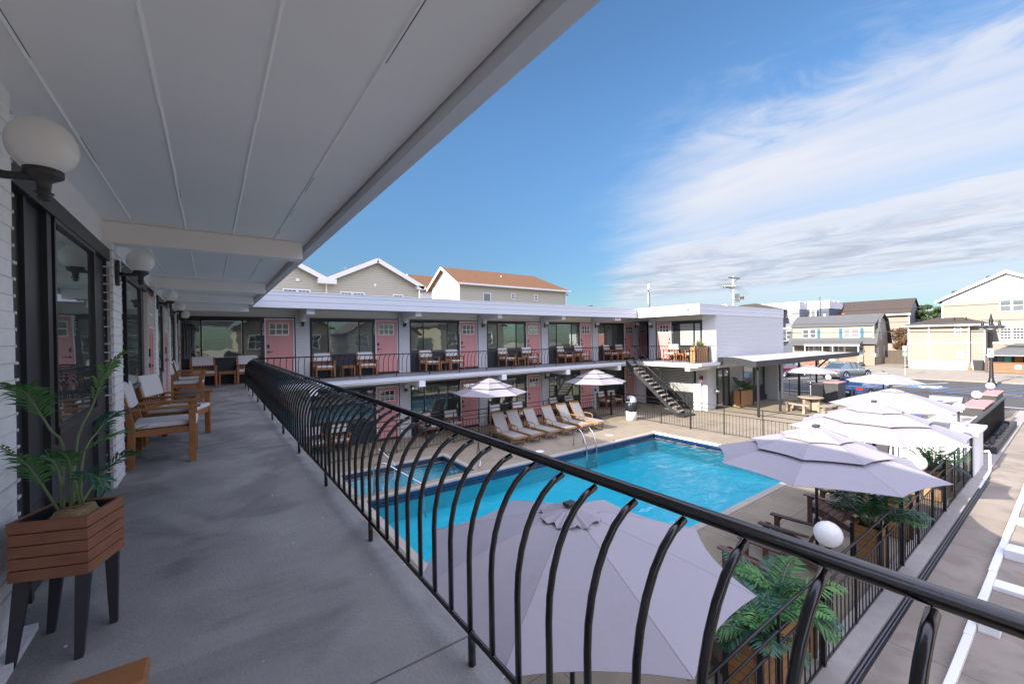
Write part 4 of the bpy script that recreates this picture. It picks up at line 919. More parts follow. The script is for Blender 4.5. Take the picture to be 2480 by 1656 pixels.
def boxplanter(label, x0, x1, y0, y1, z0, h, name='wooden_planter', wood='orange_wood', post='black_wood'):
    t = thing(name, label, 'planter', ((x0+x1)/2, (y0+y1)/2, z0)); c = .025
    build('box_side', MB().box(x0, x1, y0, y0+.02, z0+.03, z0+h).box(x0, x1, y1-.02, y1, z0+.03, z0+h).box(x0, x0+.02, y0+.02, y1-.02, z0+.03, z0+h).box(x1-.02, x1, y0+.02, y1-.02, z0+.03, z0+h), wood, t)
    for x in (x0, x1):
        for y in (y0, y1): build('corner_post', MB().box(x-c, x+c, y-c, y+c, z0, z0+h+.015), post, t)
    build('soil', MB().box(x0+.02, x1-.02, y0+.02, y1-.02, z0+h-.09, z0+h-.06), 'soil', t); return t
def palmthing(label, c, n, ln, **k):
    t = thing('potted_palm', label, 'palm', c); palm(t, c, n, ln, **k); return t
random.seed(5)
boxplanter('long light wood planter below the big near parasol, against the kerb fence', 4.42, 5.82, 1.93, 2.28, G, .75)
palmthing('dense artificial palm at the right end of the long planter by the kerb fence', (5.35, 2.12, G+.7), 16, .75, el=(25, 75), droop=(40, 90), mats=('leaf', 'leaf_dark', 'leaf_light'), ll=.26, lw=.013, nl=20, stem=.2)
palmthing('dark artificial palm at the left end of the long planter by the kerb fence', (4.75, 2.12, G+.7), 13, .6, el=(20, 75), droop=(40, 90), mats=('leaf_dark', 'leaf'), ll=.24, lw=.013, nl=18, stem=.2)
boxplanter('square wood planter by the kerb fence in front of the adirondack chairs', 8.68, 9.02, 1.96, 2.32, G, .75)
palmthing('tall dark green palm in the square planter in front of the adirondack chairs', (8.86, 2.15, G+.72), 18, .85, el=(25, 80), droop=(35, 80), mats=('leaf_dark', 'leaf', 'leaf_dark'), ll=.28, lw=.014, nl=20, stem=.25)
boxplanter('orange wood planter half hidden by the shaded parasol tip at the kerb fence', 10.6, 11.0, 1.94, 2.3, G, .8)
boxplanter('wood planter at the kerb fence before the white counter wall', 13.6, 14.6, 1.95, 2.3, G, .7)
palmthing('bushy palm before the white counter wall at the fence end', (13.9, 2.15, G+.65), 17, .8, el=(25, 80), droop=(35, 85), mats=('leaf_dark', 'leaf'), ll=.26, lw=.014, nl=18, stem=.25)
boxplanter('tall orange wood planter beside the office glass door', 23.4, 24.85, 11.1, 11.5, G, .92)
palmthing('dark palm in the tall planter beside the office door', (23.75, 11.3, G+.86), 7, .85, el=(45, 80), droop=(10, 50), mats=('leaf_dark', 'leaf_dark'), ll=.3, lw=.018, nl=16)
palmthing('low bright green palm in the tall planter beside the office door', (24.4, 11.3, G+.86), 9, .5, el=(25, 70), droop=(30, 70), mats=('leaf_light', 'leaf'), ll=.26, lw=.022, nl=14)
boxplanter('sunlit orange and dark slatted planter at the corner of the upper balcony', 19.35, 20.55, 11.3, 11.62, 0, .8)
t = thing('spiky_plant', 'spiky reddish green grass plant in the upper corner balcony planter', 'plant', (19.95, 11.45, .74)); b = MB(); random.seed(8)
for i in range(90):
    a, e = random.uniform(0, 6.28), R(random.uniform(35, 85)); l = random.uniform(.25, .6); x, y = random.uniform(19.5, 20.4), random.uniform(11.38, 11.54); c = Vector((x, y, .74)); d = Vector((math.cos(e)*math.cos(a), math.cos(e)*math.sin(a), math.sin(e))); s = d.cross(Vector((0, 0, 1))).normalized()*.011
    m_ = c+d*l*.6; tp = c+d*l-Vector((0, 0, .04)); b.add([tuple(q) for q in (c-s, m_-s, tp, m_+s, c+s)], [(0, 1, 2, 3, 4)])
build('blades', b, 'grass_blade', t)

# ================= lamps =================
def wall_lamp():     # local: wall plane y = 0, faces -Y
    t = thing('wall_lamp', 'x', 'wall lamp', (0, 0, 0), 'black iron wall lamps with white globes')
    build('back_plate', MB().prism([(-.03, -.12), (.03, -.12), (.045, -.06), (.03, 0), (.045, .06), (.02, .12), (-.02, .12), (-.045, .06), (-.03, 0), (-.045, -.06)], -.03, 0, 1), 'lamp_iron', t, bev=.006)
    build('arm', MB().tube([(0, -.02, -.01), (0, -.08, -.012), (0, -.14, -.005), (0, -.2, -.002)], [.02, .016, .016, .02], 8), 'lamp_iron', t, True)
    build('cup', MB().lathe([(.002, -.1), (.018, -.096), (.022, -.08), (.014, -.075), (.03, -.068), (.03, -.064), (.02, -.06), (.024, -.02), (.055, 0), (.06, .005), (.06, .028), (.056, .03), (.001, .03)], (0, -.18, .0), 24), 'lamp_iron', t, True)
    build('globe', MB().ball((0, -.18, .125), .107, 32, 1.06), 'globe', t, True)
    return t
WLM = wall_lamp()
for y, z, lab in ((2.5, 1.99, 'large white globe wall lamp nearest the viewer, upper left'), (5.36, 1.98, 'globe wall lamp on the grey edged pier after the first big window'), (9.08, 2.0, 'globe wall lamp on the second pier along the near gallery'), (11.9, 2.02, 'globe wall lamp on the third pier along the near gallery'), (14.25, 1.97, 'globe wall lamp on the last pier of the near gallery, before the dark corner window')):
    place(WLM, lab, (-.8+(.08 if y < 4 else .09), y, z), R(90))
for k in range(1, 6):
    place(WLM, 'small globe wall lamp on the upper far gallery pier left of room %s window' % nums[k], (CX[k]+.22, 16.23, 1.98))
    place(WLM, 'small globe wall lamp on the ground floor pier left of room %s window' % low[k], (CX[k]+.22, 16.23, G+1.98))
place(WLM, 'small globe wall lamp on the pier in the far gallery corner beside room 203', (21.12, 16.25, 1.98))
place(WLM, 'pale globe wall lamp on the sunlit court face left of door 201', (20.65, 14.7, 1.95), R(-90))
def post_lamp(label, x, y, z, z0, h=None):
    t = thing('globe_lamp', label, 'post lamp', (x, y, z0), 'white globe lamps on short black posts')
    build('post', MB().tube([(x, y, z0), (x, y, z-.13)], .028, 8), 'black_iron', t, True)
    build('globe', MB().ball((x, y, z), .155, 32), 'globe', t, True)
    build('cup', MB().lathe([(.03, -.02), (.06, .02), (.06, .03), (.001, .03)], (x, y, z-.16), 16), 'black_iron', t, True)
GH = ((6.3, 1.93, -1.22, G, 'white globe lamp nearest the viewer, in front of a brown chair'), (11.1, 1.95, -1.21, G, 'white globe lamp peeking behind the shaded parasol edge'), (15.9, 1.99, -1.2, G, 'white globe lamp partly behind the two-vent parasol at the white wall'), (20.3, 2.53, -1.19, G, 'white globe lamp behind the plain parasol tip, above the black railing'), (25.0, 2.61, -1.2, G+1.0, 'white globe lamp standing on the nearer pink capped pillar'), (29.5, 2.65, -1.2, G+1.0, 'white globe lamp on the further pink capped pillar in front of the street lamp foot'), (29.3, 8.9, -1.2, G+1.0, 'white globe lamp on the pink capped pillar beside the grey bin'))
for x, y, z, z0, lab in GH: post_lamp(lab, x, y, z, z0)

# ================= outdoor kitchen, pillars, grill =================
t = thing('counter_wall', 'white painted counter wall with flat cap at the end of the kerb fence', 'counter', (16.6, 1.75, G))
build('wall', MB().box(16.58, 16.78, 1.78, 5.4, G, -1.48).box(16.78, 18.2, 1.78, 1.98, G, -1.48).box(18.0, 18.2, 1.98, 3.6, G, -1.48).box(16.78, 18.0, 3.5, 3.6, G, -1.48), 'white_paint', t)
build('cap', MB().box(16.54, 16.84, 1.7, 5.44, -1.478, -1.4).box(16.84, 18.28, 1.7, 2.02, -1.478, -1.4).box(17.95, 18.28, 2.02, 3.64, -1.478, -1.4), 'white_paint', t, bev=.006)
build('counter_top', MB().box(16.85, 17.94, 2.03, 3.5, -1.52, -1.48), 'curb_concrete', t)
t = thing('downpipe', 'white painted pipe elbow low on the counter wall by the path', 'pipe', (18.0, 1.65, G))
build('pipe', MB().tube([(17.6, 1.72, -2.05), (17.6, 1.62, -2.02), (17.6, 1.6, -2.1), (17.6, 1.6, G+.05), (15.5, 1.59, G+.04)], .03, 8), 'white_paint', t, True)
tag(build('conduit', MB().tube([(2, 1.565, G+.03), (17, 1.565, G+.03)], .014, 6).tube([(2, 1.535, G+.02), (17, 1.535, G+.02)], .01, 6), 'conduit_grey', None, True), 'thin grey conduits running along the foot of the kerb', 'conduit')
tag(build('drain_strip', MB().box(2, 16.5, 1.50, 1.6, G+.005, G+.012), 'black_wood'), 'dark strip between the kerb and the side path', 'drain strip')
def pillar(label, x0, x1, y0, y1, h):
    t = thing('capped_pillar', label, 'pillar', ((x0+x1)/2, (y0+y1)/2, G)); build('shaft', MB().box(x0+.04, x1-.04, y0+.04, y1-.04, G, G+h-.05), 'planter_black', t); build('cap', MB().box(x0, x1, y0, y1, G+h-.05, G+h), 'pink_cap', t, bev=.006)
pillar('wide black pillar with a pink cap, nearer one by the black railing', 22.4, 25.2, 2.15, 2.75, 1.22)
pillar('black pillar with a pink cap beneath the street lamp', 27.3, 29.8, 2.25, 2.75, 1.22)
pillar('black block with a pink cap beside the grey bin and the hatchback', 28.6, 29.9, 8.2, 8.95, 1.2)
t = thing('terrace_railing', 'black railing between the white counter and the pink capped pillars', 'railing', (21, 2.1, G))
build('top_rail', MB().box(18.6, 27.3, 2.02, 2.13, G+1.1, G+1.15), 'black_iron', t)
for k in range(30): build('bar', MB().box(18.75+k*.29, 18.79+k*.29, 2.05, 2.1, G+.1, G+1.1), 'black_iron', t)
build('bottom_rail', MB().box(18.6, 27.3, 2.04, 2.11, G+.06, G+.1), 'black_iron', t)
gr = thing('barbecue_grill', 'wide stainless steel barbecue grill with a row of knobs, behind the plain parasol', 'grill', (24.9, 3.5, G))
build('cabinet', MB().box(24.75, 25.35, 2.95, 4.0, G+.05, G+.92), 'steel', gr, bev=.01)
build('side_shelf', MB().box(24.7, 25.3, 4.02, 4.55, G+.86, G+.92), 'steel', gr); build('side_shelf', MB().box(24.7, 25.3, 2.4, 2.93, G+.86, G+.92), 'steel', gr)
build('control_panel', MB().prism([(24.62, G+.72), (24.75, G+.72), (24.75, G+.92), (24.68, G+.92)], 2.5, 4.45, 1), 'steel', gr)
for k in range(7): build('knob', MB().tube([(24.64, 2.7+.25*k, G+.81), (24.58, 2.7+.25*k, G+.8)], .03, 10), 'black_plastic', gr)
build('lid', MB().prism([(24.76, G+.93), (24.76, G+1.12), (24.86, G+1.26), (25.2, G+1.28), (25.34, G+1.15), (25.34, G+.93)], 2.98, 3.97, 1), 'steel', gr, bev=.015)
build('lid_handle', MB().tube([(24.7, 3.15, G+1.05), (24.7, 3.8, G+1.05)], .015, 8), 'steel', gr, True); build('badge', MB().box(24.752, 24.757, 3.4, 3.55, G+1.14, G+1.16), 'black_plastic', gr)
t = thing('prep_counter', 'white framed prep counter with pale top near the black railing', 'counter', (20.6, 2.9, G))
build('counter_top', MB().box(19.2, 22.2, 2.35, 3.3, G+.86, G+.9), 'coping', t); build('frame', MB().box(19.2, 22.2, 2.38, 2.42, G, G+.86).box(19.2, 19.24, 2.42, 3.3, G, G+.86).box(19.15, 22.25, 2.3, 2.35, G+.84, G+.92), 'white_paint', t)
t = thing('road_planter', 'black concrete planter of dark stones by the path corner', 'planter', (23, 1.95, G))
build('planter_wall', MB().box(20.1, 26.6, 1.68, 1.76, G, G+.28).box(20.1, 20.2, 1.76, 2.1, G, G+.26).box(26.5, 26.6, 1.76, 2.1, G, G+.26), 'planter_black', t); build('mulch', MB().box(20.2, 26.5, 1.76, 2.1, G, G+.12), 'mulch', t)
random.seed(2)
for i in range(44):
    cx_, cy_, s = 20.4+6*i/44+random.uniform(-.05, .05), random.uniform(1.84, 2.02), random.uniform(.06, .11)
    b = MB().lathe([(.001, -.5), (.7, -.3), (1, .1), (.6, .5), (.001, .6)], (0, 0, 0), 7); b.v = [(cx_+x*s*1.25+random.uniform(-.01, .01), cy_+y*s*.8, G+.14+z*s) for x, y, z in b.v]
    build('stone', b, 'rock', t)
# picnic table, benches
t = thing('picnic_table', 'round pale concrete picnic table with the parasol through it', 'table', (24.9, 8.32, G))
build('table_top', MB().lathe([(.03, 0), (.5, 0), (.56, .03), (.56, .06), (.5, .075), (.03, .075)], (24.9, 8.32, G+.68), 32), 'concrete_furniture', t, True)
for a in (30, 150, 270):
    m_ = Matrix.Translation((24.9, 8.32, G)) @ Matrix.Rotation(R(a), 4, 'Z'); build('pedestal', MB().box(.06, .4, -.07, .07, 0, .68, m_), 'concrete_furniture', t, bev=.02)
def bench(label, c, a0, a1, r=1.0):
    t = thing('curved_bench', label, 'bench', (c[0]+r*math.cos(R((a0+a1)/2)), c[1]+r*math.sin(R((a0+a1)/2)), G), 'curved concrete benches round the picnic table'); b = MB(); n = 10
    for i in range(n):
        q = []
        for a in (a0+(a1-a0)*i/n, a0+(a1-a0)*(i+1)/n):
            for rr in (r-.16, r+.16): q.append((c[0]+rr*math.cos(R(a)), c[1]+rr*math.sin(R(a))))
        b.prism([q[0], q[1], q[3], q[2]], G+.4, G+.46, 2)
    build('seat', b, 'concrete_furniture', t)
    for a in (a0+12, a1-12):
        m_ = Matrix.Translation((c[0]+r*math.cos(R(a)), c[1]+r*math.sin(R(a)), G)) @ Matrix.Rotation(R(a), 4, 'Z'); build('support', MB().prism([(-.14, 0), (.14, 0), (.09, .2), (.14, .4), (-.14, .4), (-.09, .2)], -.06, .06, 1), 'concrete_furniture', t, bev=.02)
        o = bpy.context.scene.objects[-1] if False else t.children[-1]; o.matrix_local = Matrix.Translation(-Vector(WL[t])) @ m_
bench('curved concrete bench left of the round picnic table', (24.9, 8.32), 120, 195)
bench('curved concrete bench in front of the round picnic table', (24.9, 8.32), 215, 290)
bench('curved concrete bench behind the round picnic table', (24.9, 8.32), 10, 80)
# sling chairs
def sling_chair(label, x, y, rz):
    t = thing('sling_chair', label, 'patio chair', (0, 0, 0), 'tan sling patio chairs')
    build('sling', MB().prism([(-.25, .4), (.22, .4), (.4, .95), (.37, .96), (.2, .43), (-.25, .43)], -.25, .25, 0), 'sling_tan', t)
    for s in (-1, 1): build('frame', MB().tube([(s*.27, -.26, 0), (s*.27, -.26, .6), (s*.27, .25, .62), (s*.27, .3, 0)], .014, 6).tube([(s*.26, .2, .4), (s*.26, .4, .97)], .014, 6), 'black_iron', t, True)
    t.location = (x, y, G); t.rotation_euler = (0, 0, R(rz)); return t
sling_chair('tan sling patio chair in front of the white counter wall', 15.6, 4.3, 150); sling_chair('tan sling patio chair under the sunlit two-vent parasol', 14.2, 3.4, -100)
t = thing('low_table', 'low brown slatted table under the sunlit two-vent parasol', 'table', (13.2, 3.2, G)); build('table_top', MB().box(12.6, 13.9, 2.75, 3.6, G+.4, G+.44), 'brown_poly', t)
for x in (12.7, 13.8):
    for y in (2.82, 3.52): build('leg', MB().box(x-.03, x+.03, y-.03, y+.03, G, G+.4), 'brown_poly', t)
t = thing('folded_parasol', 'folded navy parasol lying across the white counter', 'parasol', (19, 3.2, -1.5)); build('cloth', MB().lathe([(.02, -.02), (.07, 0), (.16, 1.0), (.14, 1.5), (.02, 1.55)], (0, 0, 0), 14), 'car_blue', t)
t.children[0].matrix_local = Matrix.Rotation(R(-70), 4, 'X')@Matrix.Rotation(R(20), 4, 'Y')
# trash can, bins, cone
t = thing('trash_can', 'white trash can with a black bag and clear dome lid at the fence corner', 'trash can', (16.2, 12.75, G)); c = (16.2, 12.75, G)
build('drum', MB().lathe([(.01, 0), (.24, 0), (.25, .55), (.01, .55)], c, 24), 'coping_white', t, True)
b = MB().lathe([(.255, .42), (.285, .5), (.27, .7), (.262, .85), (.25, .86)], c, 24)
random.seed(6); b.v = [(v[0]+random.uniform(-.015, .015), v[1]+random.uniform(-.015, .015), v[2]+random.uniform(-.03, .03)) for v in b.v]
build('bag', b, 'bag', t, True); build('dome_lid', MB().lathe([(.255, .84), (.255, .9), (.24, 1.0), (.18, 1.1), (.09, 1.15), (.001, 1.16)], c, 24), 'dome_plastic', t, True)
build('lid_opening', MB().box(c[0]-.285, c[0]-.2, c[1]-.1, c[1]+.1, G+.9, G+1.02), 'black_plastic', t)
def bin_(name, label, x, y, m, w=.34, h=.95, rz=0):
    t = thing(name, label, 'bin', (x, y, G)); m_ = Matrix.Translation((x, y, G))@Matrix.Rotation(R(rz), 4, 'Z'); b = MB()
    b.add([tuple(m_@Vector(q)) for q in ((-w*.8, -w*.8, .05), (w*.8, -w*.8, .05), (w*.8, w*.8, .05), (-w*.8, w*.8, .05), (-w, -w, h), (w, -w, h), (w, w, h), (-w, w, h))], [(0, 1, 2, 3), (4, 5, 6, 7), (0, 1, 5, 4), (1, 2, 6, 5), (2, 3, 7, 6), (3, 0, 4, 7)])
    build('tub', b, m, t, bev=.02); build('lid', MB().prism([(-w-.02, h), (w+.03, h), (w, h+.07), (-w*.5, h+.1), (-w-.02, h+.03)], -w-.02, w+.02, 1), m, t, bev=.01).matrix_local = Matrix.Rotation(R(rz), 4, 'Z'); return t
bin_('waste_bin', 'grey square waste bin beside the pink capped block', 29.3, 9.35, 'grey_plastic')
bin_('wheelie_bin', 'black wheeled bin at the corner of the tan building across the road', 62.6, 6.4, 'black_plastic', .36, 1.05)
t = thing('traffic_cone', 'orange traffic cone beside the black wheeled bin across the road', 'cone', (62.4, 7.0, G+.12)); build('cone', MB().lathe([(.2, 0), (.2, .03), (.13, .04), (.03, .7), (.001, .7)], (62.4, 7.0, G+.12), 14), 'cone_orange', t)
build('cone_base', MB().box(62.15, 62.65, 6.75, 7.25, G+.12, G+.15), 'cone_orange', t)
# small fixtures
t = thing('fire_extinguisher', 'red fire extinguisher hanging on the sunlit white pier by the stairs', 'fire extinguisher', (21.1, 12.05, -1.3)); c = (21.07, 12.05, -1.28)
build('cylinder', MB().lathe([(.01, 0), (.075, 0), (.075, .36), (.04, .42), (.02, .44), (.001, .44)], c, 16), 'red_plastic', t, True); build('label_band', MB().lathe([(.077, .14), (.077, .3), (.076, .3), (.076, .14)], c, 16), 'trim_white', t, True)
build('valve', MB().box(c[0]-.03, c[0]+.03, c[1]-.09, c[1]+.03, c[2]+.44, c[2]+.5).box(c[0]-.01, c[0]+.01, c[1]-.14, c[1]-.06, c[2]+.3, c[2]+.48), 'black_plastic', t)
t = thing('security_camera', 'small security camera fixed to the sunlit roof fascia corner', 'camera', (19.1, 11.4, 2.7)); build('body', MB().tube([(19.08, 11.42, 2.66), (19.0, 11.32, 2.6)], .03, 8), 'pole_silver', t); build('bracket', MB().tube([(19.15, 11.45, 2.7), (19.06, 11.42, 2.68)], .015, 6).tube([(19.1, 11.5, 2.68), (19.05, 11.56, 2.6)], .025, 8), 'lamp_iron', t)
t = thing('exit_sign', 'small red EXIT sign under the far roof edge beside a white beam end', 'sign', (17.68, 14.7, 2.28)); build('panel', MB().box(17.46, 17.9, 14.7, 14.73, 2.22, 2.36), 'trim_white', t)
text('< EXIT >', .11, 'red_plastic', t, Vector((17.68, 14.695, 2.285)), RT['far'], .003)
t = thing('drinking_fountain', 'steel drinking fountain on the pier beside the office door', 'drinking fountain', (21.9, 11.6, -1.6)); build('basin', MB().lathe([(.05, 0), (.13, .06), (.15, .16), (.13, .16), (.001, .1)], (21.88, 11.58, -1.72), 16), 'steel', t, True); build('spout', MB().tube([(21.88, 11.6, -1.58), (21.88, 11.6, -1.4), (21.86, 11.5, -1.38)], .015, 6), 'steel', t)
# pool ladder and rails
t = thing('pool_ladder', 'chrome pool ladder with two hoop handrails at the far pool edge', 'pool ladder', (10.9, 10.6, G))
for x in (10.72, 11.22): build('handrail', MB().tube([(x, 11.05, G), (x, 11.0, G+.45), (x, 10.88, G+.62), (x, 10.72, G+.64), (x, 10.58, G+.52), (x, 10.4, G+.1), (x, 10.38, G-.1), (x, 10.38, G-1.0)], .022, 8), 'steel', t, True)
for k in range(4): build('rung', MB().box(10.74, 11.2, 10.34, 10.42, G-.22-.25*k, G-.2-.25*k), 'steel', t)
t = thing('pool_handrail', 'chrome step handrail on the divider between wading pool and main pool', 'handrail', (3.9, 10.2, G)); build('rail', MB().tube([(3.35, 10.75, G-.2), (3.35, 10.75, G+.72), (3.45, 10.7, G+.8), (3.6, 10.6, G+.78), (4.35, 10.0, G+.25), (4.4, 9.95, G-.6)], .02, 8), 'steel', t, True)
t = thing('pool_handrail', 'thin chrome grab rail at the far left corner of the wading pool', 'handrail', (4.4, 13.0, G)); build('rail', MB().tube([(4.1, 13.6, G), (4.1, 13.5, G+.55), (4.3, 13.2, G+.5), (4.6, 12.7, G+.1), (4.6, 12.7, G-.3)], .018, 8), 'steel', t, True)
t = thing('pool_handrail', 'thin chrome grab rail at the right corner of the wading pool', 'handrail', (6.6, 11.5, G)); build('rail', MB().tube([(7.3, 12.2, G), (7.3, 12.1, G+.45), (6.7, 11.0, G+.12), (6.6, 10.9, G)], .018, 8), 'steel', t, True)
# white neighbour kerb
t = thing('parking_kerb', 'long chipped white painted kerb with cross blocks along the right edge', 'kerb', (12, .9, G))
b = MB(); random.seed(9); x = 3.
while x < 19: b.box(x, min(19, x+1.2)-.006, .86+random.uniform(-.006, .006), .95+random.uniform(-.006, .006), G, G+.07+random.uniform(-.006, .006)); x += 1.2
build('kerb_run', b, 'white_paint', t, bev=.008)
for x in (15.0, 13.25, 11.45, 9.6): build('cross_kerb', MB().box(x, x+.3, -.3, .855, G, G+.07), 'white_paint', t, bev=.01)
build('block', MB().box(11.1, 11.4, .62, .855, G, G+.16), 'white_paint', t, bev=.01); build('block', MB().box(8.1, 8.7, .66, .855, G, G+.14), 'white_paint', t, bev=.01)
# towel on chair back
t = thing('towel', 'white towel draped over the back of a near gallery armchair', 'towel', (-.75, 12.1, .8)); build('cloth', MB().prism([(-.84, .7), (-.82, .9), (-.78, .915), (-.7, .9), (-.69, .86), (-.78, .87), (-.81, .7)], 11.83, 12.3, 1), 'cushion', t, bev=.01)
# ================= cars =================
def loft(b, secs):
    n = len(secs[0]); vs = [p for s in secs for p in s]
    fs = [(i*n+k, i*n+k+1, (i+1)*n+k+1, (i+1)*n+k) for i in range(len(secs)-1) for k in range(n-1)]
    fs += [tuple(range(n)), tuple(range((len(secs)-1)*n, len(secs)*n))]
    return b.add(vs, fs)
def mirror(half): return half+[(x, -y, z) for x, y, z in reversed(half)]
def car(name, label, body, glass, loc, rz, kind='sedan', sc=(1, 1, 1), plate=True):
    t = thing(name, label, 'car', (0, 0, 0))
    if kind == 'sedan':
        st_ = [(-2.32, .70, .62, .45), (-2.27, .80, .86, .3), (-2.1, .86, .95, .22), (-1.5, .89, .99, .2), (-.5, .9, .95, .2), (.6, .9, .92, .2), (1.3, .88, .86, .2), (1.9, .84, .76, .22), (2.2, .74, .66, .28), (2.3, .6, .55, .38)]
        cab = [(-1.75, .70, .98, .99), (-1.05, .74, .96, 1.36), (-.5, .75, .95, 1.43), (.15, .75, .94, 1.43), (.6, .74, .93, 1.33), (1.25, .72, .88, .9)]
    elif kind == 'suv':
        st_ = [(-2.32, .72, .8, .5), (-2.27, .84, 1.05, .35), (-2.0, .9, 1.12, .28), (-1.2, .92, 1.08, .26), (0, .92, 1.04, .26), (1.0, .91, 1.02, .26), (1.7, .87, .95, .28), (2.2, .78, .82, .34), (2.32, .6, .65, .42)]
        cab = [(-2.15, .74, 1.1, 1.12), (-1.85, .76, 1.08, 1.5), (-1.2, .77, 1.06, 1.62), (.0, .76, 1.04, 1.62), (.5, .75, 1.03, 1.5), (1.15, .72, 1.0, 1.03)]
    else:
        st_ = [(-2.1, .7, .7, .45), (-2.05, .82, .9, .3), (-1.8, .87, .96, .24), (-1.0, .88, .94, .2), (.2, .88, .9, .2), (1.0, .87, .86, .2), (1.7, .82, .74, .22), (2.1, .66, .6, .3)]
        cab = [(-1.95, .7, .93, .95), (-1.2, .74, .93, 1.27), (-.6, .74, .91, 1.33), (.0, .73, .9, 1.3), (.9, .7, .87, .89)]
    secs = [mirror([(x, 0, zb-.02 if i else zb), (x, w*.86, zb-.02), (x, w*.97, zb-.08), (x, w, (zb+z0)/2+.05), (x, w*.98, z0+.1), (x, w*.9, z0)]) for i, (x, w, zb, z0) in enumerate(st_)]
    build('body', loft(MB(), secs), body, t, True)
    secs = [mirror([(x, 0, max(zr, zb)), (x, w*.84 if zr-zb > .1 else w, zr), (x, w*1.08, zb-.04)]) for x, w, zb, zr in cab]
    build('glass', loft(MB(), secs), glass, t)
    b = MB(); c2 = cab[1:-1]; loft(b, [[(x, -w*.84, zr+.004), (x, -w*.6, zr+.022), (x, 0, zr+.03), (x, w*.6, zr+.022), (x, w*.84, zr+.004)] for x, w, zb, zr in c2]); build('roof', b, body, t, True)
    for s in (-1, 1):
        q = [(x, s*(w*.84 if zr-zb > .1 else w), zr+.004) for x, w, zb, zr in cab]
        build('roof_rail', MB().tube(q, .025, 5), body, t, True)
        for i in ((2, 3) if kind != 'coupe' else (2,)):
            x, w, zb, zr = cab[i]; build('pillar', MB().tube([(x, s*w*.85, zr), (x+.03, s*w*1.075, zb)], .028, 5), 'black_plastic', t)
        for xw in ((-1.38, 1.4) if kind != 'coupe' else (-1.3, 1.3)):
            wr = .33 if kind != 'suv' else .36
            wy = s*.9
            w_ = build('wheel', MB().tube([(xw, wy-s*.2, wr), (xw, wy+s*.005, wr)], wr, 24), 'rubber', t)
            b = MB().tube([(xw, wy, wr), (xw, wy+s*.012, wr)], wr*.3, 12)
            for k in range(7):
                a = 2*math.pi*k/7; b.tube([(xw, wy+s*.012, wr), (xw+math.cos(a)*wr*.68, wy+s*.012, wr+math.sin(a)*wr*.68)], .024, 4)
            b.tube([(xw+math.cos(2*math.pi*k/20)*wr*.7, wy+s*.01, wr+math.sin(2*math.pi*k/20)*wr*.7) for k in range(21)], .02, 4)
            build('rim', b, 'steel', w_); build('wheel_arch', MB().tube([(xw, s*.80, wr+.02), (xw, s*.895, wr+.02)], wr+.07, 24), 'rubber', t)
        x, w, zb, z0 = st_[1]; build('tail_light', MB().box(x-.06, x+.12, min(s*w*.62, s*w*.99), max(s*w*.62, s*w*.99), zb-.25, zb-.08), 'red_plastic', t, bev=.03)
        x, w, zb, z0 = st_[-3]; build('headlight', MB().box(x+.0, x+.32, min(s*w*.6, s*w*.94), max(s*w*.6, s*w*.94), zb-.2, zb-.06), 'dome_plastic', t, bev=.03)
        build('mirror', MB().box(.55, .7, min(s*.93, s*1.06), max(s*.93, s*1.06), .93, 1.05), body, t, bev=.02)
        build('door_handle', MB().box(-.35, -.2, min(s*.9, s*.915), max(s*.9, s*.915), .78, .8), body, t)
    x, w, zb, z0 = st_[0]; build('bumper', MB().box(x-.05, x+.1, -w, w, .38, .58), body, t, bev=.04)
    if plate: build('licence_plate', MB().box(x-.03, x-.005, -.16, .16, .64, .76) if kind == 'sedan' else MB().box(x-.07, x-.05, -.16, .16, .42, .54), 'plate', t)
    t.location = loc; t.rotation_euler = (0, 0, R(rz)); t.scale = sc; return t
car('sedan_car', 'silver sedan parked across the street, tail towards the motel', 'car_silver', 'car_glass', (46.3, 12.7, G+.01), -17)
car('parked_car', 'dark red crossover parked across the street, seen between the canopy posts', 'car_maroon', 'car_glass', (44.8, 17.05, G+.01), -15, 'suv')
car('hatchback_car', 'low dark blue coupe parked at the near kerb behind the black fence', 'car_blue', 'car_glass_blue', (33.2, 8.25, G+.01), -8, 'coupe', (1, 1, .93))

# ================= street furniture =================
t = thing('street_lamp', 'tall black street lamp with three bell shaped heads and a blue parking sign', 'street lamp', (46.5, 4.12, G)); lx, ly = 46.5, 4.12
build('pole', MB().lathe([(.28, 0), (.28, .12), (.2, .25), (.14, .5), (.12, .6), (.1, 1.6), (.085, 1.7), (.07, 4.4), (.1, 4.5), (.12, 4.8), (.05, 5.05), (.06, 5.1), (.02, 5.3), (.001, 5.32)], (lx, ly, G), 14), 'black_iron', t, True)
for s in (-1, 0, 1):
    hy = ly+s*.42; hx = lx-(.25 if s == 0 else 0)
    if s: build('arm', MB().tube([(lx, ly, G+4.72), (lx, hy, G+4.72)], .025, 6).tube([(lx, ly, G+4.5), (lx, ly+s*.2, G+4.62), (lx, hy, G+4.72)], .018, 6), 'black_iron', t)
    build('shade', MB().lathe([(.04, .5), (.05, .42), (.08, .35), (.1, .2), (.2, .1), (.34, .04), (.36, 0), (.001, 0)], (hx, hy, G+4.27), 18), 'black_iron', t, True)
    build('glass_bowl', MB().ball((hx, hy, G+4.27), .23, 16, .85), 'globe', t, True)
build('parking_sign', MB().box(lx-.12, lx-.1, ly-.13, ly+.17, .12-.65, .12), 'trim_white', t); build('sign_symbol', MB().box(lx-.125, lx-.12, ly-.08, ly+.12, -.2, .02), 'sign_blue', t); build('wheelchair_symbol', MB().box(lx-.13, lx-.125, ly-.0, ly+.04, -.16, -.02).box(lx-.13, lx-.125, ly-.05, ly+.0, -.12, -.09), 'trim_white', t)
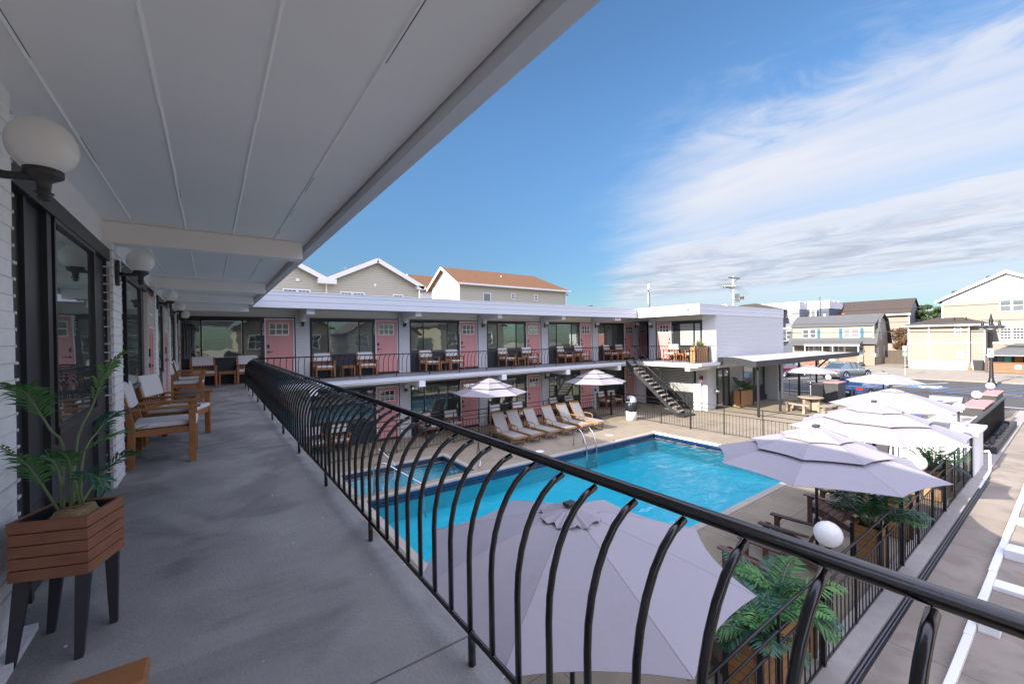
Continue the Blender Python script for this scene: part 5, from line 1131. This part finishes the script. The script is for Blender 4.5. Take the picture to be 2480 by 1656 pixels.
t = thing('parking_sign', 'small pink and green parking sign on a grey post across the street', 'sign', (51.4, 9.75, G)); build('post', MB().box(51.4, 51.44, 9.73, 9.77, G, .2), 'pole_silver', t)
build('upper_panel', MB().box(51.36, 51.38, 9.6, 9.9, -.26, .17), 'sign_pink', t); build('lower_panel', MB().box(51.36, 51.38, 9.6, 9.9, -.74, -.36), 'sign_green', t)
b = MB()
for z in (.06, -.04, -.16): b.box(51.352, 51.36, 9.65, 9.85, z, z+.04)
build('print', b, 'red_plastic', t)
b = MB()
for z in (-.47, -.58, -.68): b.box(51.352, 51.36, 9.65, 9.85, z, z+.03)
build('print', b, 'trim_white', t)
def upole(label, x, y, top, arms, r=.16):
    t = thing('utility_pole', label, 'utility pole', (x, y, G)); build('pole', MB().tube([(x, y, G), (x, y, top)], [r*1.15, r*.8], 10), 'pole_wood', t, True)
    for (y0, z0, y1, z1, c) in arms:
        build('crossarm', MB().tube([(x-.15, y0, z0), (x-.15, y1, z1)], .09, 4), c, t)
    return t
up_ = upole('wooden utility pole with crossarms, fuses and looping cables above the motel roof', 60, 29.25, 9.75, [(29.85, 9.62, 28.3, 9.3, 'black_iron'), (30.7, 8.5, 28.85, 8.25, 'pole_wood'), (30.3, 8.3, 29.2, 8.0, 'black_iron'), (29.2, 6.45, 27.6, 6.4, 'pole_wood'), (29.2, 6.15, 28.4, 6.1, 'pole_wood')])
b = MB()
for k in range(5): y = 30.6-.35*k; b.tube([(59.8, y, 8.5-.03*k), (59.8, y-.05, 8.15)], .07, 6)
for k in range(4): y = 28.9-.16*k; b.tube([(59.8, y, 7.2), (59.8, y, 6.1)], .05, 6)
for k in range(3): y = 28.2-.2*k; b.tube([(59.8, y, 6.35), (59.8, y, 6.75)], .07, 6)
build('insulators', b, 'black_iron', up_)
b = MB()
for k in range(6):
    y = 30.8-.25*k; b.tube([(59.8, y+.0+.9*math.sin(q/8*1.2), 8.1+.12*k+.9*math.sin(q/8*math.pi*.55)) for q in range(9)], .012, 4)
for k in range(4): b.tube([(59.8, 29.0-.35*k*q/8-.9*math.sin(q/8*1.5), 7.9-1.4*(q/8)**2+.1*k) for q in range(9)], .018, 4)
b.tube([(60, 29.2, 9.5), (60, 28.7, 9.4)], .02, 4).tube([(60, 29.2, 8.8), (60, 28.6, 9.38)], .03, 4).tube([(60, 29.9, 7.9), (60, 29.2, 7.2)], .03, 4)
build('cables', b, 'black_iron', up_)
build('street_light_arm', MB().tube([(60, 29.3, 5.5), (60, 29.95, 5.55), (60, 30.5, 5.85), (60, 30.9, 5.8)], .05, 6), 'pole_silver', up_)
t = thing('antenna_pole', 'slim wooden pole carrying a white antenna above the far motel roof', 'pole', (34.7, 25, G)); build('pole', MB().tube([(34.75, 25, G), (34.75, 25, 5.66)], .1, 8), 'pole_wood', t, True); build('antenna_mast', MB().tube([(34.5, 24.95, 3.5), (34.5, 24.95, 5.7)], .06, 8), 'pole_silver', t, True); build('antenna', MB().tube([(34.58, 24.95, 5.85), (34.58, 24.95, 6.46)], .075, 10), 'trim_white', t, True); build('bracket', MB().tube([(34.5, 24.95, 5.3), (34.55, 24.95, 5.9)], .05, 6), 'black_iron', t)
upole('far utility pole whose dark crossarm just clears the motel roof', 52.6, 50, 6.9, [(51.0, 6.75, 49, 6.75, 'black_iron')], .12)
for nm, z0, z1, x in (('upper thin overhead wire crossing in front of the houses', 2.33, 1.98, 45), ('lower thick overhead wire crossing in front of the houses', 1.55, 1.13, 45), ('highest faint overhead wire crossing the white gabled house', 3.3, 3.2, 44)):
    b = MB().tube([(x, 60-6*i, z0+(z1-z0)*(60-6*i-17)/(2.5-17)*(1 if 60-6*i < 40 else 1)*.55+ .012*((i-8)**2)*.25) for i in range(22)], .018 if 'lower' not in nm else .03, 4)
    tag(build('overhead_wire', b, 'black_iron'), nm, 'wire')

# ================= houses =================
def hwin(F, parent, y0, y1, z0, z1, m='pane_house', rows=2, cols=1, fr='trim_white', split=True, w=.07):
    """window on a facade map F(u, out, z)"""
    b = MB(F); b.box(y0-w, y1+w, 0, .05, z1, z1+w); b.box(y0-w, y1+w, 0, .06, z0-w, z0); b.box(y0-w, y0, 0, .05, z0, z1); b.box(y1, y1+w, 0, .05, z0, z1)
    o = build('window', b, fr, parent); build('pane', MB(F).box(y0, y1, .0, .02, z0, z1), m, o)
    b = MB(F)
    for i in range(1, rows): z = z0+(z1-z0)*i/rows; b.box(y0, y1, .02, .035, z-.02, z+.02)
    for i in range(1, cols): y = y0+(y1-y0)*i/cols; b.box(y-.012, y+.012, .02, .034, z0, z1)
    if b.v: build('muntin', b, fr, o)
    return o
HX = lambda x: (lambda u, o, z: (x-o, u, z))
HY = lambda y: (lambda u, o, z: (u, y-o, z))
# cream twin gabled house behind the far wing
t = thing('cream_house', 'cream sided house with two white trimmed gables behind the far motel roof', 'house', (5, 31, G)); Yh = 28
def gable(t, x0, xm, x1, ze0, zr, ze1, y, depth, wm, rm, z0=G, over=.35):
    build('gable_wall', MB().prism([(x0, z0), (x1, z0), (x1, ze1), (xm, zr), (x0, ze0)], y, y+depth, 1), wm, t)
    for xa, za, xb, zb in ((x0, ze0, xm, zr), (xm, zr, x1, ze1)):
        d = Vector((xb-xa, zb-za)).normalized(); 
        e0 = Vector((xa, za))-(d*.3 if xa == x0 else Vector((0, 0))); e1 = Vector((xb, zb))+(d*.3 if xb == x1 else Vector((0, 0)))
        n_ = Vector((-d.y, d.x))
        build('roof', MB().prism([tuple(e0+n_*.03), tuple(e1+n_*.03), tuple(e1+n_*.14), tuple(e0+n_*.14)], y-over+.03, y+depth+over, 1), rm, t)
        build('rake_board', MB().prism([tuple(e0-n_*.16), tuple(e1-n_*.16), tuple(e1+n_*.12), tuple(e0+n_*.12)], y-over, y-over+.028, 1), 'trim_white', t)
gable(t, 5.95, 9.14, 12.15, 5.2, 6.72, 5.2, Yh, 12, 'siding_cream', 'shingle_orange')
gable(t, -.3, 2.9, 5.93, 5.2, 6.72, 5.2, Yh+.02, 12, 'siding_cream', 'shingle_orange')
build('gutter_box', MB().box(5.42, 6.5, Yh-.4, Yh, 4.93, 5.22), 'trim_white', t); build('downspout', MB().box(5.92, 6.0, Yh-.06, Yh, 3, 4.93), 'trim_white', t); build('gutter_end', MB().box(11.9, 12.55, Yh-.35, Yh+.05, 4.93, 5.16), 'trim_white', t)
for a, c in ((3.6, 4.25), (4.38, 4.98), (6.85, 7.45), (7.62, 8.25), (10.3, 10.9)): hwin(HY(Yh), t, a, c, 3.2, 4.45, rows=2, cols=3)
build('roof_vent', MB().lathe([(.05, 0), (.05, .3), (.11, .3), (.11, .45), (.02, .5)], (7.42, Yh+1, 5.8), 10), 'steel', t); build('wall_vent', MB().box(4.25, 4.45, Yh-.03, Yh, 5.0, 5.17).box(8.95, 9.1, Yh-.01, Yh, 5.0, 5.14), 'trim_white', t)
# orange roofed house
t = thing('orange_roof_house', 'pale house with a long orange shingle roof, its white end in full sun', 'house', (26, 38, G)); Yo = 36; x0, x1 = 19.85, 34.0
zr, ze, hd_ = 8.75, 7.0, 3.1
build('wall', MB().box(x0, x1, Yo, Yo+2*hd_, G, ze-.02), 'siding_cream', t)
build('end_wall', MB().prism([(Yo, G), (Yo+2*hd_, G), (Yo+2*hd_, ze), (Yo+hd_, zr-.05), (Yo, ze)], x0-.012, x0-.001, 0), 'siding_white', t)
b = MB(); 
xr1 = 31.6
b.add([(x0-.45, Yo-.35, ze-.12), (x1+.45, Yo-.35, ze-.12), (xr1, Yo+hd_, zr+.12), (x0-.45, Yo+hd_, zr+.12), (x0-.45, Yo+2*hd_+.35, ze-.12), (x1+.45, Yo+2*hd_+.35, ze-.12)], [(0, 1, 2, 3), (3, 2, 5, 4), (1, 5, 2)])
o = build('roof', b, 'shingle_orange', t); md = o.modifiers.new('thick', 'SOLIDIFY'); md.thickness = .12
build('rake_board', MB().prism([(Yo-.4, ze-.35), (Yo+hd_, zr-.12), (Yo+2*hd_+.4, ze-.35), (Yo+2*hd_+.4, ze-.1), (Yo+hd_, zr+.14), (Yo-.4, ze-.1)], x0-.5, x0-.46, 0), 'trim_white', t)
build('gutter', MB().box(x0-.45, x1+.45, Yo-.45, Yo-.34, ze-.26, ze-.1), 'trim_white', t); build('soffit', MB().box(x0-.45, x1+.4, Yo-.34, Yo, ze-.26, ze-.22), 'trim_white', t)
build('downspout', MB().box(x1-.1, x1+.02, Yo-.1, Yo, 3, ze-.2), 'trim_white', t); build('side_eave', MB().prism([(x1, ze-.5), (x1+.75, ze-.55), (x1, ze-.15)], Yo+.3, Yo+3, 1), 'black_wood', t)
hwin(HY(Yo), t, 22.6, 23.4, 5.0, 6.0, rows=1); hwin(HY(Yo), t, 26.15, 26.5, 5.6, 6.15, rows=2, cols=2); hwin(HY(Yo), t, 29.3, 29.63, 5.6, 6.15, rows=2, cols=2)
hwin(HX(x0-.012), t, 40.6, 41.6, 3.6, 5.4, rows=1)
build('roof_vent', MB().lathe([(.08, 0), (.08, .35), (.12, .4), (.001, .42)], (26.2, Yo+2.0, 7.95), 8), 'trim_white', t)
t = thing('rear_orange_roof_house', 'white gabled end and orange roof peeping behind the long orange roofed house', 'house', (19, 46, G))
gx0 = 19.6; build('wall', MB().prism([(45, G), (50.5, G), (50.5, 7.3), (47.7, 9.1), (45, 7.3)], gx0, gx0+9, 0), 'siding_white', t)
b = MB().add([(gx0-.4, 44.6, 7.15), (gx0+9, 44.6, 7.15), (gx0+9, 47.7, 9.25), (gx0-.4, 47.7, 9.25), (gx0-.4, 50.9, 7.15), (gx0+9, 50.9, 7.15)], [(0, 1, 2, 3), (3, 2, 5, 4)]); o = build('roof', b, 'shingle_orange', t); md = o.modifiers.new('thick', 'SOLIDIFY'); md.thickness = .12
build('rake_board', MB().prism([(44.55, 6.9), (47.7, 9.0), (50.95, 6.9), (50.95, 7.15), (47.7, 9.3), (44.55, 7.15)], gx0-.44, gx0-.41, 0), 'trim_white', t)
# gambrel house across the street
t = thing('gambrel_house', 'cream house with grey barn shaped roof, blue shutters and porch across the street', 'house', (69.5, 20, G))
ya, yb = 15.45, 24.6
prof = [(67.3, -2.62), (67.3, .2), (68.55, 3.0), (70.0, 3.72), (71.6, 3.0), (72.7, .2), (72.7, -2.62)]
build('side_wall', MB().prism(prof, ya, yb, 1), 'siding_side', t)
pr = [(66.55, .02), (68.4, 3.1), (70.0, 3.86), (71.75, 3.1), (73.4, .02)]
for i in range(4):
    (xa, za), (xb, zb) = pr[i], pr[i+1]; d = Vector((xb-xa, zb-za)).normalized(); n_ = Vector((-d.y, d.x))*.07
    build('roof', MB().prism([(xa, za), (xb, zb), (xb+n_.x, zb+n_.y), (xa+n_.x, za+n_.y)], ya-.3, yb+.3, 1), 'shingle_grey', t)
build('dormer_wall', MB().box(66.98, 69, ya+.1, yb-.1, .55, 2.42), 'siding_yellow', t)
build('dormer_roof', MB().prism([(66.75, 2.36), (66.75, 2.5), (70, 3.95), (70, 3.84)], ya-.05, yb+.05, 1), 'shingle_grey', t)
build('trim', MB().box(66.9, 66.97, ya+.05, yb-.05, 2.34, 2.46).box(66.93, 66.97, ya+.08, ya+.18, .6, 2.34), 'trim_white', t)
F_ = HX(66.97)
for a, c, m_ in ((21.7, 22.35, 'pane_house'), (22.55, 23.2, 'pane_house'), (17.05, 17.75, 'pane_house_light'), (17.95, 18.58, 'pane_house_light')): hwin(F_, t, a, c, .92, 2.05, m_)
for a in (21.2, 18.78, 16.57): build('shutter', MB(F_).box(a, a+.3, .0, .05, .82, 2.12), 'shutter_blue', t)
pw = thing if False else None
build('porch_wall', MB().box(66.9, 67.29, ya+.02, yb-.3, G, -.1), 'siding_olive', t)
build('porch_roof', MB().prism([(65.3, -.12), (65.3, .0), (66.96, .56), (67.3, .56), (67.3, -.12)], 16.6, yb-.2, 1), 'shingle_grey', t); build('porch_fascia', MB().box(65.24, 65.3, 16.55, 22.5, -.16, .02), 'trim_white', t)
F2 = HX(66.9)
hwin(F2, t, 17.15, 18.4, -1.35, -.3, 'pane_plain', 1, 1, w=.12); hwin(F2, t, 18.62, 19.1, -1.35, -.3, rows=2, w=.1); hwin(F2, t, 16.6, 16.95, -1.35, -.3, rows=2); hwin(F2, t, 22.0, 22.45, -1.2, -.25, 'pane_house_light', w=.1); hwin(F2, t, 21.3, 21.75, -1.2, -.25, 'pane_house_light')
d = build('door', MB(F2).box(19.6, 20.1, 0, .05, -2.15, -.32), 'trim_white', t); build('door_glass', MB(F2).box(19.7, 20.0, .05, .06, -1.4, -.4), 'pane_plain', d)
build('porch_floor', MB().box(65.2, 66.9, 16.6, 20.4, G, -2.2), 'curb_concrete', t)
for y in (16.65, 19.3, 20.4, 22.4): build('porch_post', MB().box(65.3, 65.38, y, y+.08, G if y > 21 else -2.2, -.16), 'trim_white', t)
b = MB().box(65.3, 65.36, 16.7, 19.3, -1.62, -1.56)
for k in range(20): b.box(65.31, 65.34, 16.75+k*.13, 16.78+k*.13, -2.15, -1.62)
build('porch_railing', b, 'slat_wood', t)
build('steps', MB().box(64.4, 65.19, 19.4, 20.3, G, -2.42).box(64.8, 65.19, 19.4, 20.3, -2.42, -2.3), 'brick_red', t); build('garden_wall', MB().box(63.4, 65.19, 16.0, 19.3, G, -2.35), 'fence_wood', t)
build('chimney', MB().box(69.9, 70.2, 21.5, 21.7, 3.8, 4.2), 'trim_white', t); build('meter_box', MB().box(66.6, 67.2, 15.3, 15.44, -1.5, -1.1), 'trim_white', t)
S_ = HY(ya); hwin(S_, t, 69.2, 69.5, .6, 2.0, rows=2); hwin(S_, t, 70.7, 71.0, -1.6, -.4, rows=2); hwin(S_, t, 68, 68.3, -1.5, -.5, rows=2)
tag(build('brick_planter', MB().box(63.6, 64.9, 20.7, 22.1, G, -1.95), 'brick_red'), 'low red brick planter box in front of the house with blue shutters', 'planter box')
# tan building
t = thing('tan_building', 'flat fronted tan sided building with white bands and low hipped brown roof across the street', 'building', (64, 9, G))
build('wall', MB().box(63, 70, 7.05, 11.6, G, 2.12).box(63.4, 70, 6.05, 7.05, G, 2.12), 'siding_tan', t)
build('white_base', MB().box(62.93, 63.0, 7.05, 11.62, G, -1.66).box(63.33, 63.4, 6.03, 7.0, G, -1.66), 'white_paint', t)
build('band', MB().box(62.95, 63.0, 7.05, 11.62, .2, .36).box(63.35, 63.4, 6.03, 7.0, .2, .36), 'trim_white', t)
for y in (7.02, 9.95, 11.56): build('corner_board', MB().box(62.92, 63.0, y, y+.12, -1.66, 2.1), 'trim_white', t)
build('corner_board', MB().box(63.3, 63.4, 6.0, 6.1, -1.66, 2.1), 'trim_white', t)
b = MB().add([(62.5, 5.6, 2.16), (62.5, 12.1, 2.16), (71, 12.1, 2.16), (71, 5.6, 2.16), (66.2, 9.9, 3.02), (66.2, 8.0, 3.02)], [(0, 1, 4, 5), (1, 2, 4), (2, 3, 5, 4), (3, 0, 5), (0, 3, 2, 1)]); build('roof', b, 'shingle_brown', t)
build('eave', MB().box(62.44, 62.5, 5.6, 12.1, 2.02, 2.17).box(62.5, 63.39, 5.62, 12.05, 2.12, 2.15), 'trim_white', t)
hwin(HX(63), t, 7.68, 8.04, 1.2, 1.82, rows=4, cols=2); hwin(HX(63), t, 7.48, 7.88, -1.3, -.65, 'pane_house_light', rows=4)
for y in (8.3, 7.45): build('vent_pipe', MB().tube([(64.6, y, 2.6), (64.6, y, 2.95)], .05, 6), 'black_iron', t)
# large white gabled building
t = thing('white_gabled_building', 'large three storey building with bright white gable above tan siding at the right edge', 'building', (70, 4.8, G))
Fg = HX(66)
build('wall', MB().prism([(.2, G), (9.4, G), (9.4, 4.75), (.2, 4.75)], 66, 78, 0), 'siding_tan', t); build('gable_wall', MB().prism([(.2, 4.55), (9.4, 4.55), (9.4, 4.78), (4.8, 7.25), (.2, 4.78)], 65.96, 66.0, 0), 'siding_white', t)
build('roof', MB().prism([(-.3, 4.7), (4.8, 7.45), (9.9, 4.7), (9.9, 4.85), (4.8, 7.6), (-.3, 4.85)], 65.62, 78, 0), 'shingle_brown', t); build('rake_board', MB().prism([(-.35, 4.6), (4.8, 7.3), (9.95, 4.6), (9.95, 4.84), (4.8, 7.6), (-.35, 4.84)], 65.55, 65.62, 0), 'trim_white', t)
build('corner_board', MB().box(65.9, 66.0, 9.3, 9.45, G, 4.6), 'trim_white', t); build('band', MB().box(65.93, 66.0, .2, 9.3, 2.05, 2.3).box(65.93, 66.0, .2, 9.3, .05, .3), 'trim_white', t); build('stair_post', MB().box(65.6, 65.8, 5.9, 6.1, G, 2.0), 'brown_poly', t)
for a, c in ((4.53, 5.2), (3.7, 4.37), (1.5, 2.1), (2.3, 2.9)):
    hwin(Fg, t, a, c, 3.45, 4.55, w=.1); hwin(Fg, t, a, c, .58, 1.72, cols=3, rows=4, w=.1)
build('roof_vent', MB().lathe([(.1, 0), (.1, .3), (.18, .3), (.18, .45), (.02, .5)], (68, 6.2, 6.9), 10), 'steel', t)
t = thing('brown_roof_building', 'brown shingle roof showing behind the left slope of the white gable', 'building', (80, 9.7, G)); build('wall', MB().box(79, 86, 7.4, 10.6, G, 5.0), 'siding_tan', t); build('roof', MB().prism([(78.6, 4.9), (82, 7.0), (86, 4.9)], 7.2, 10.75, 1), 'shingle_brown', t)
# brown roof house
t = thing('brown_roof_house', 'tan house with a long dark brown shingle roof behind the barn roofed house', 'house', (84, 19.5, G))
build('wall', MB().prism([(80.4, G), (86.5, G), (86.5, 4.3), (83.4, 6.3), (80.4, 4.3)], 14.75, 24.9, 1), 'siding_tan', t)
build('gable_end', MB().prism([(80.45, G), (86.45, G), (86.45, 4.3), (83.4, 6.28), (80.45, 4.3)], 14.73, 14.748, 1), 'siding_grey', t)  # grey siding skin puts this end's bluish shade into the colour
for xa, xb in ((79.9, 83.4), (87, 83.4)): b = MB().add([(xa, 14.55, 4.1), (xa, 25.1, 4.1), (xb, 24.8, 6.4), (xb, 14.55, 6.4)], [(0, 1, 2, 3)]); o = build('roof', b, 'shingle_brown', t); md = o.modifiers.new('thick', 'SOLIDIFY'); md.thickness = .1
build('eave', MB().box(79.83, 79.9, 14.5, 17.7, 3.95, 4.15), 'trim_white', t); build('corner_board', MB().box(80.3, 80.4, 14.7, 14.85, G, 4.1), 'trim_white', t)
build('vent_pipe', MB().tube([(81.9, 21.5, 5.3), (81.9, 21.5, 5.95)], .07, 6), 'steel', t); build('vent_pipe', MB().tube([(80.5, 23.2, 4.4), (80.5, 23.2, 5.0)], .09, 6), 'trim_white', t); build('roof_vent', MB().box(80.3, 80.6, 22.2, 22.6, 4.3, 4.6), 'cone_orange', t)
# grey building with roof deck
t = thing('grey_building', 'grey building with a white railed roof deck and white wave emblem on its wall', 'building', (79, 27, G))
build('wall', MB().box(75, 84, 26.45, 34, G, 5.38), 'siding_grey', t); build('navy_wall', MB().box(76, 84, 22.9, 24.2, G, 5.3), 'siding_navy', t); build('recess_wall', MB().box(77.5, 84, 24.2, 26.45, G, 4.4), 'siding_navy', t)
def deckrail(x0, y0, x1, y1, z, h=1.15):
    b = MB(); L_ = math.hypot(x1-x0, y1-y0); n_ = int(L_/.17); dx, dy = (x1-x0)/n_, (y1-y0)/n_
    for i in range(n_+1):
        big = i % 12 == 0; w = .09 if big else .03; b.box(x0+dx*i-w, x0+dx*i+w, y0+dy*i-w, y0+dy*i+w, z, z+h+(.08 if big else 0))
    for zz in (.08, h-.05): b.tube([(x0, y0, z+zz), (x1, y1, z+zz)], .05, 4)
    return build('deck_railing', b, 'trim_white', t)
deckrail(75, 34, 75, 26.5, 5.4); deckrail(75, 26.5, 78, 26.4, 5.4); deckrail(76, 25.6, 76, 22.9, 5.3, 1.2); deckrail(76, 22.9, 82, 22.9, 5.3, 1.2)
build('roof_stair', MB().box(76.2, 76.4, 24.6, 24.75, 4.0, 6.4).box(76.2, 76.4, 25.3, 25.45, 4.0, 5.6), 'trim_white', t)
for k in range(7): build('stair_tread', MB().box(76.2, 76.5, 24.75, 25.3, 4.1+k*.2, 4.14+k*.2), 'trim_white', t)
build('chimney_pipe', MB().tube([(75.8, 24.0, 4), (75.8, 24.0, 7.0)], .06, 8).tube([(75.8, 24.0, 6.95), (75.8, 24.0, 7.1)], .12, 8), 'steel', t)
b = MB(HX(75)); 
def blob(b, pts, w): b.tube([(p[0], .03, p[1]) for p in pts], w, 5)
blob(b, [(28.35, 4.15), (28.1, 4.25), (27.9, 4.1), (27.6, 4.05), (27.4, 4.25)], .09); blob(b, [(28.25, 4.5), (28.05, 4.72), (27.8, 4.7), (27.55, 4.55), (27.4, 4.35)], .1); blob(b, [(28.2, 4.3), (28.0, 4.45), (27.85, 4.4)], .06)
build('wave_emblem', b, 'trim_white', t)
t = thing('navy_building', 'narrow slice of a dark navy building with tall windows just right of the motel end', 'building', (73, 27, G)); build('wall', MB().box(72.5, 74.5, 26.0, 29, G, 2.4), 'siding_navy', t); build('trim', MB().box(72.4, 72.5, 26.3, 29, 2.3, 2.5), 'trim_white', t); build('sill_band', MB().box(72.4, 72.5, 26.3, 29, .4, .5), 'trim_white', t); hwin(HX(72.5), t, 26.7, 27.3, .7, 2.0)
t = thing('hip_roof_house', 'low brown hipped roof just above the motel end wall beside the utility pole', 'house', (72, 31, G)); build('wall', MB().box(71, 79, 28.7, 38, G, 5.4), 'siding_tan', t)
b = MB().add([(70.5, 28.2, 5.4), (79.5, 28.2, 5.4), (79.5, 38.5, 5.4), (70.5, 38.5, 5.4), (74, 32.5, 6.7), (75, 35, 6.7)], [(0, 1, 4), (1, 2, 5, 4), (2, 3, 5), (3, 0, 4, 5), (0, 3, 2, 1)]); build('roof', b, 'shingle_brown', t)
# houses beyond the side path (behind the viewer, seen in the window reflections)
for i, (xa, xb, y, h) in enumerate(((2, 10, -13, 6.6), (12, 20, -14, 6.0), (22, 31, -12, 6.9))):
    t = thing('side_house', ('olive sided house behind the viewer, mirrored in the leftmost upper windows', 'cream sided house behind the viewer, mirrored in the middle upper windows', 'yellow sided house behind the viewer, mirrored in the right hand upper windows')[i], 'house', ((xa+xb)/2, y, G)); F3 = (lambda yy: (lambda u, o, z: (u, yy+o, z)))(y)
    build('wall', MB().prism([(xa, G), (xb, G), (xb, G+h-1.2), ((xa+xb)/2, G+h+1), (xa, G+h-1.2)], y-8, y, 1), ('siding_olive', 'siding_cream', 'siding_yellow')[i], t)
    build('roof', MB().prism([(xa-.4, G+h-1.4), ((xa+xb)/2, G+h+1.02), (xb+.4, G+h-1.4), (xb+.4, G+h-1.2), ((xa+xb)/2, G+h+1.25), (xa-.4, G+h-1.2)], y-8.3, y+.3, 1), 'shingle_brown', t)
    for k in range(3):
        for z in (G+1, G+3.4): hwin(F3, t, xa+.9+k*2.5, xa+2.0+k*2.5, z, z+1.3, 'pane_plain', cols=2)
# gazebo bar
t = thing('bar_pavilion', 'grey roofed outdoor bar pavilion behind a wooden slat wall across the street', 'pavilion', (62, 3, G))
b = MB(); b.add([(59.6, 5.85, -.8), (59.6, .5, -.8), (63.5, .5, -.8), (63.5, 5.85, -.8), (60.9, 4.4, -.02), (60.9, 1.9, -.02), (62.2, 1.9, -.02), (62.2, 4.4, -.02)], [(0, 1, 5, 4), (1, 2, 6, 5), (2, 3, 7, 6), (3, 0, 4, 7), (4, 5, 6, 7)]); build('lower_roof', b, 'shingle_grey', t)
b = MB(); b.add([(60.6, 4.75, .02), (60.6, 1.6, .02), (62.5, 1.6, .02), (62.5, 4.75, .02), (61.2, 3.9, .26), (61.2, 2.4, .26), (61.9, 2.4, .26), (61.9, 3.9, .26)], [(0, 1, 5, 4), (1, 2, 6, 5), (2, 3, 7, 6), (3, 0, 4, 7), (4, 5, 6, 7), (0, 3, 2, 1)]); build('top_roof', b, 'shingle_grey', t)
for y in (5.55, .7): build('post', MB().box(59.8, 59.95, y, y+.15, G+.12, -.8), 'brown_poly', t)
build('eave_beam', MB().box(59.62, 59.7, .5, 5.85, -.92, -.8), 'siding_grey', t); build('back_wall', MB().box(63.2, 63.4, .5, 5.85, G, -.8), 'siding_navy', t)
b = MB(); random.seed(12)
for k in range(7): b.box(59.45, 59.5, .2, 5.45, G+.16+k*.125, G+.16+k*.125+.105)
build('slat_wall', b, 'slat_wood', t); build('slat_frame', MB().box(59.5, 59.56, .2, .3, G+.12, -1.55).box(59.5, 59.56, 3, 3.1, G+.12, -1.55).box(59.5, 59.56, 5.35, 5.45, G+.12, -1.55).box(59.4, 59.7, .2, 5.5, -1.56, -1.5), 'slat_wood', t)
for y0, y1, m_ in ((4.8, 5.2, 'siding_grey'), (4.3, 4.75, 'sign_teal'), (3.6, 4.1, 'orange_panel')): build('wall_panel', MB().box(63.1, 63.2, y0, y1, -1.7, -.95), m_, t)
tag(build('poster', MB().box(59.42, 59.45, 3.45, 3.85, -2.1, -1.7), 'sign_teal'), 'small teal poster fixed to the wooden slat wall across the street', 'poster')
# fence between houses
t = thing('board_fence', 'tall weathered board fence between the barn roofed house and the tan building', 'fence', (69, 13.2, G))
b = MB()
for k in range(26): b.box(70+k*.0, 70.05, 12.2+k*.115, 12.2+k*.115+.1, G, -.85+.02*(k % 3))
build('boards', b, 'fence_wood', t)

# ================= vegetation =================
def tree(name, label, c, clusters, trunk_r, leafm, nper, ls, seed, cat='tree'):
    random.seed(seed); t = thing(name, label, cat, (c[0], c[1], G)); b = MB(); tb = MB()
    tb.tube([(c[0], c[1], G), (c[0], c[1], G+(c[2]-G)*.5), (c[0], c[1], c[2])], [trunk_r, trunk_r*.7, trunk_r*.3], 8)
    for (dx, dy, dz, rx, ry, rz) in clusters:
        cc_ = Vector((c[0]+dx, c[1]+dy, c[2]+dz)); tb.tube([(c[0], c[1], c[2]-abs(dz)*.4-.5), tuple(cc_)], [trunk_r*.4, trunk_r*.12], 5)
        for k in range(nper):
            u = Vector([random.gauss(0, 1) for _ in range(3)]).normalized()*random.uniform(.55, 1.05)
            p = cc_+Vector((u.x*rx, u.y*ry, u.z*rz)); n_ = (u+Vector([random.uniform(-.7, .7) for _ in range(3)])).normalized(); a = n_.orthogonal().normalized(); q = n_.cross(a); r_ = ls*random.uniform(.6, 1.3); th = random.uniform(0, 6.28); a, q = a*math.cos(th)+q*math.sin(th), q*math.cos(th)-a*math.sin(th)
            b.add([tuple(p+a*r_), tuple(p+q*r_*.45), tuple(p-a*r_), tuple(p-q*r_*.45)], [(0, 1, 2, 3)])
    build('crown', b, leafm, t); build('trunk', tb, 'bark', t); return t
random.seed(31)
tree('pine_tree', 'round topped green pine between the brown roofed house and the white gable', (85, 13.4, 3.6), [(random.uniform(-1, 1), random.uniform(-1.5, 1.5), random.uniform(-1.6, 1.6), random.uniform(.5, .9), random.uniform(.5, .9), random.uniform(.22, .4)) for _ in range(22)], .25, 'leaf_tree', 200, .16, 31)
tree('russet_bush', 'tall russet brown shrub beside the barn roofed house over the board fence', (72, 13.6, .6), [(random.uniform(-.6, .6), random.uniform(-1.3, 1.3), random.uniform(-1.4, 1.2), .6, .6, .5) for _ in range(16)], .12, 'leaf_brown', 170, .12, 5, 'shrub')
for i, (y, lab) in enumerate(((18.3, 'small round shrub in the bed before the porch, right one'), (19.1, 'small round shrub in the bed before the porch, left one'), (22.9, 'dry ornamental grass clump left of the brick planter'), (24.0, 'dry ornamental grass clump below the canopy end'))):
    tree('shrub', lab, (63.9, y, G+.35), [(0, 0, 0, .3, .35, .2)], .03, 'leaf_dark' if i < 2 else 'leaf_brown', 130, .07, 40+i, 'shrub')
del AC, ST, LO, AD
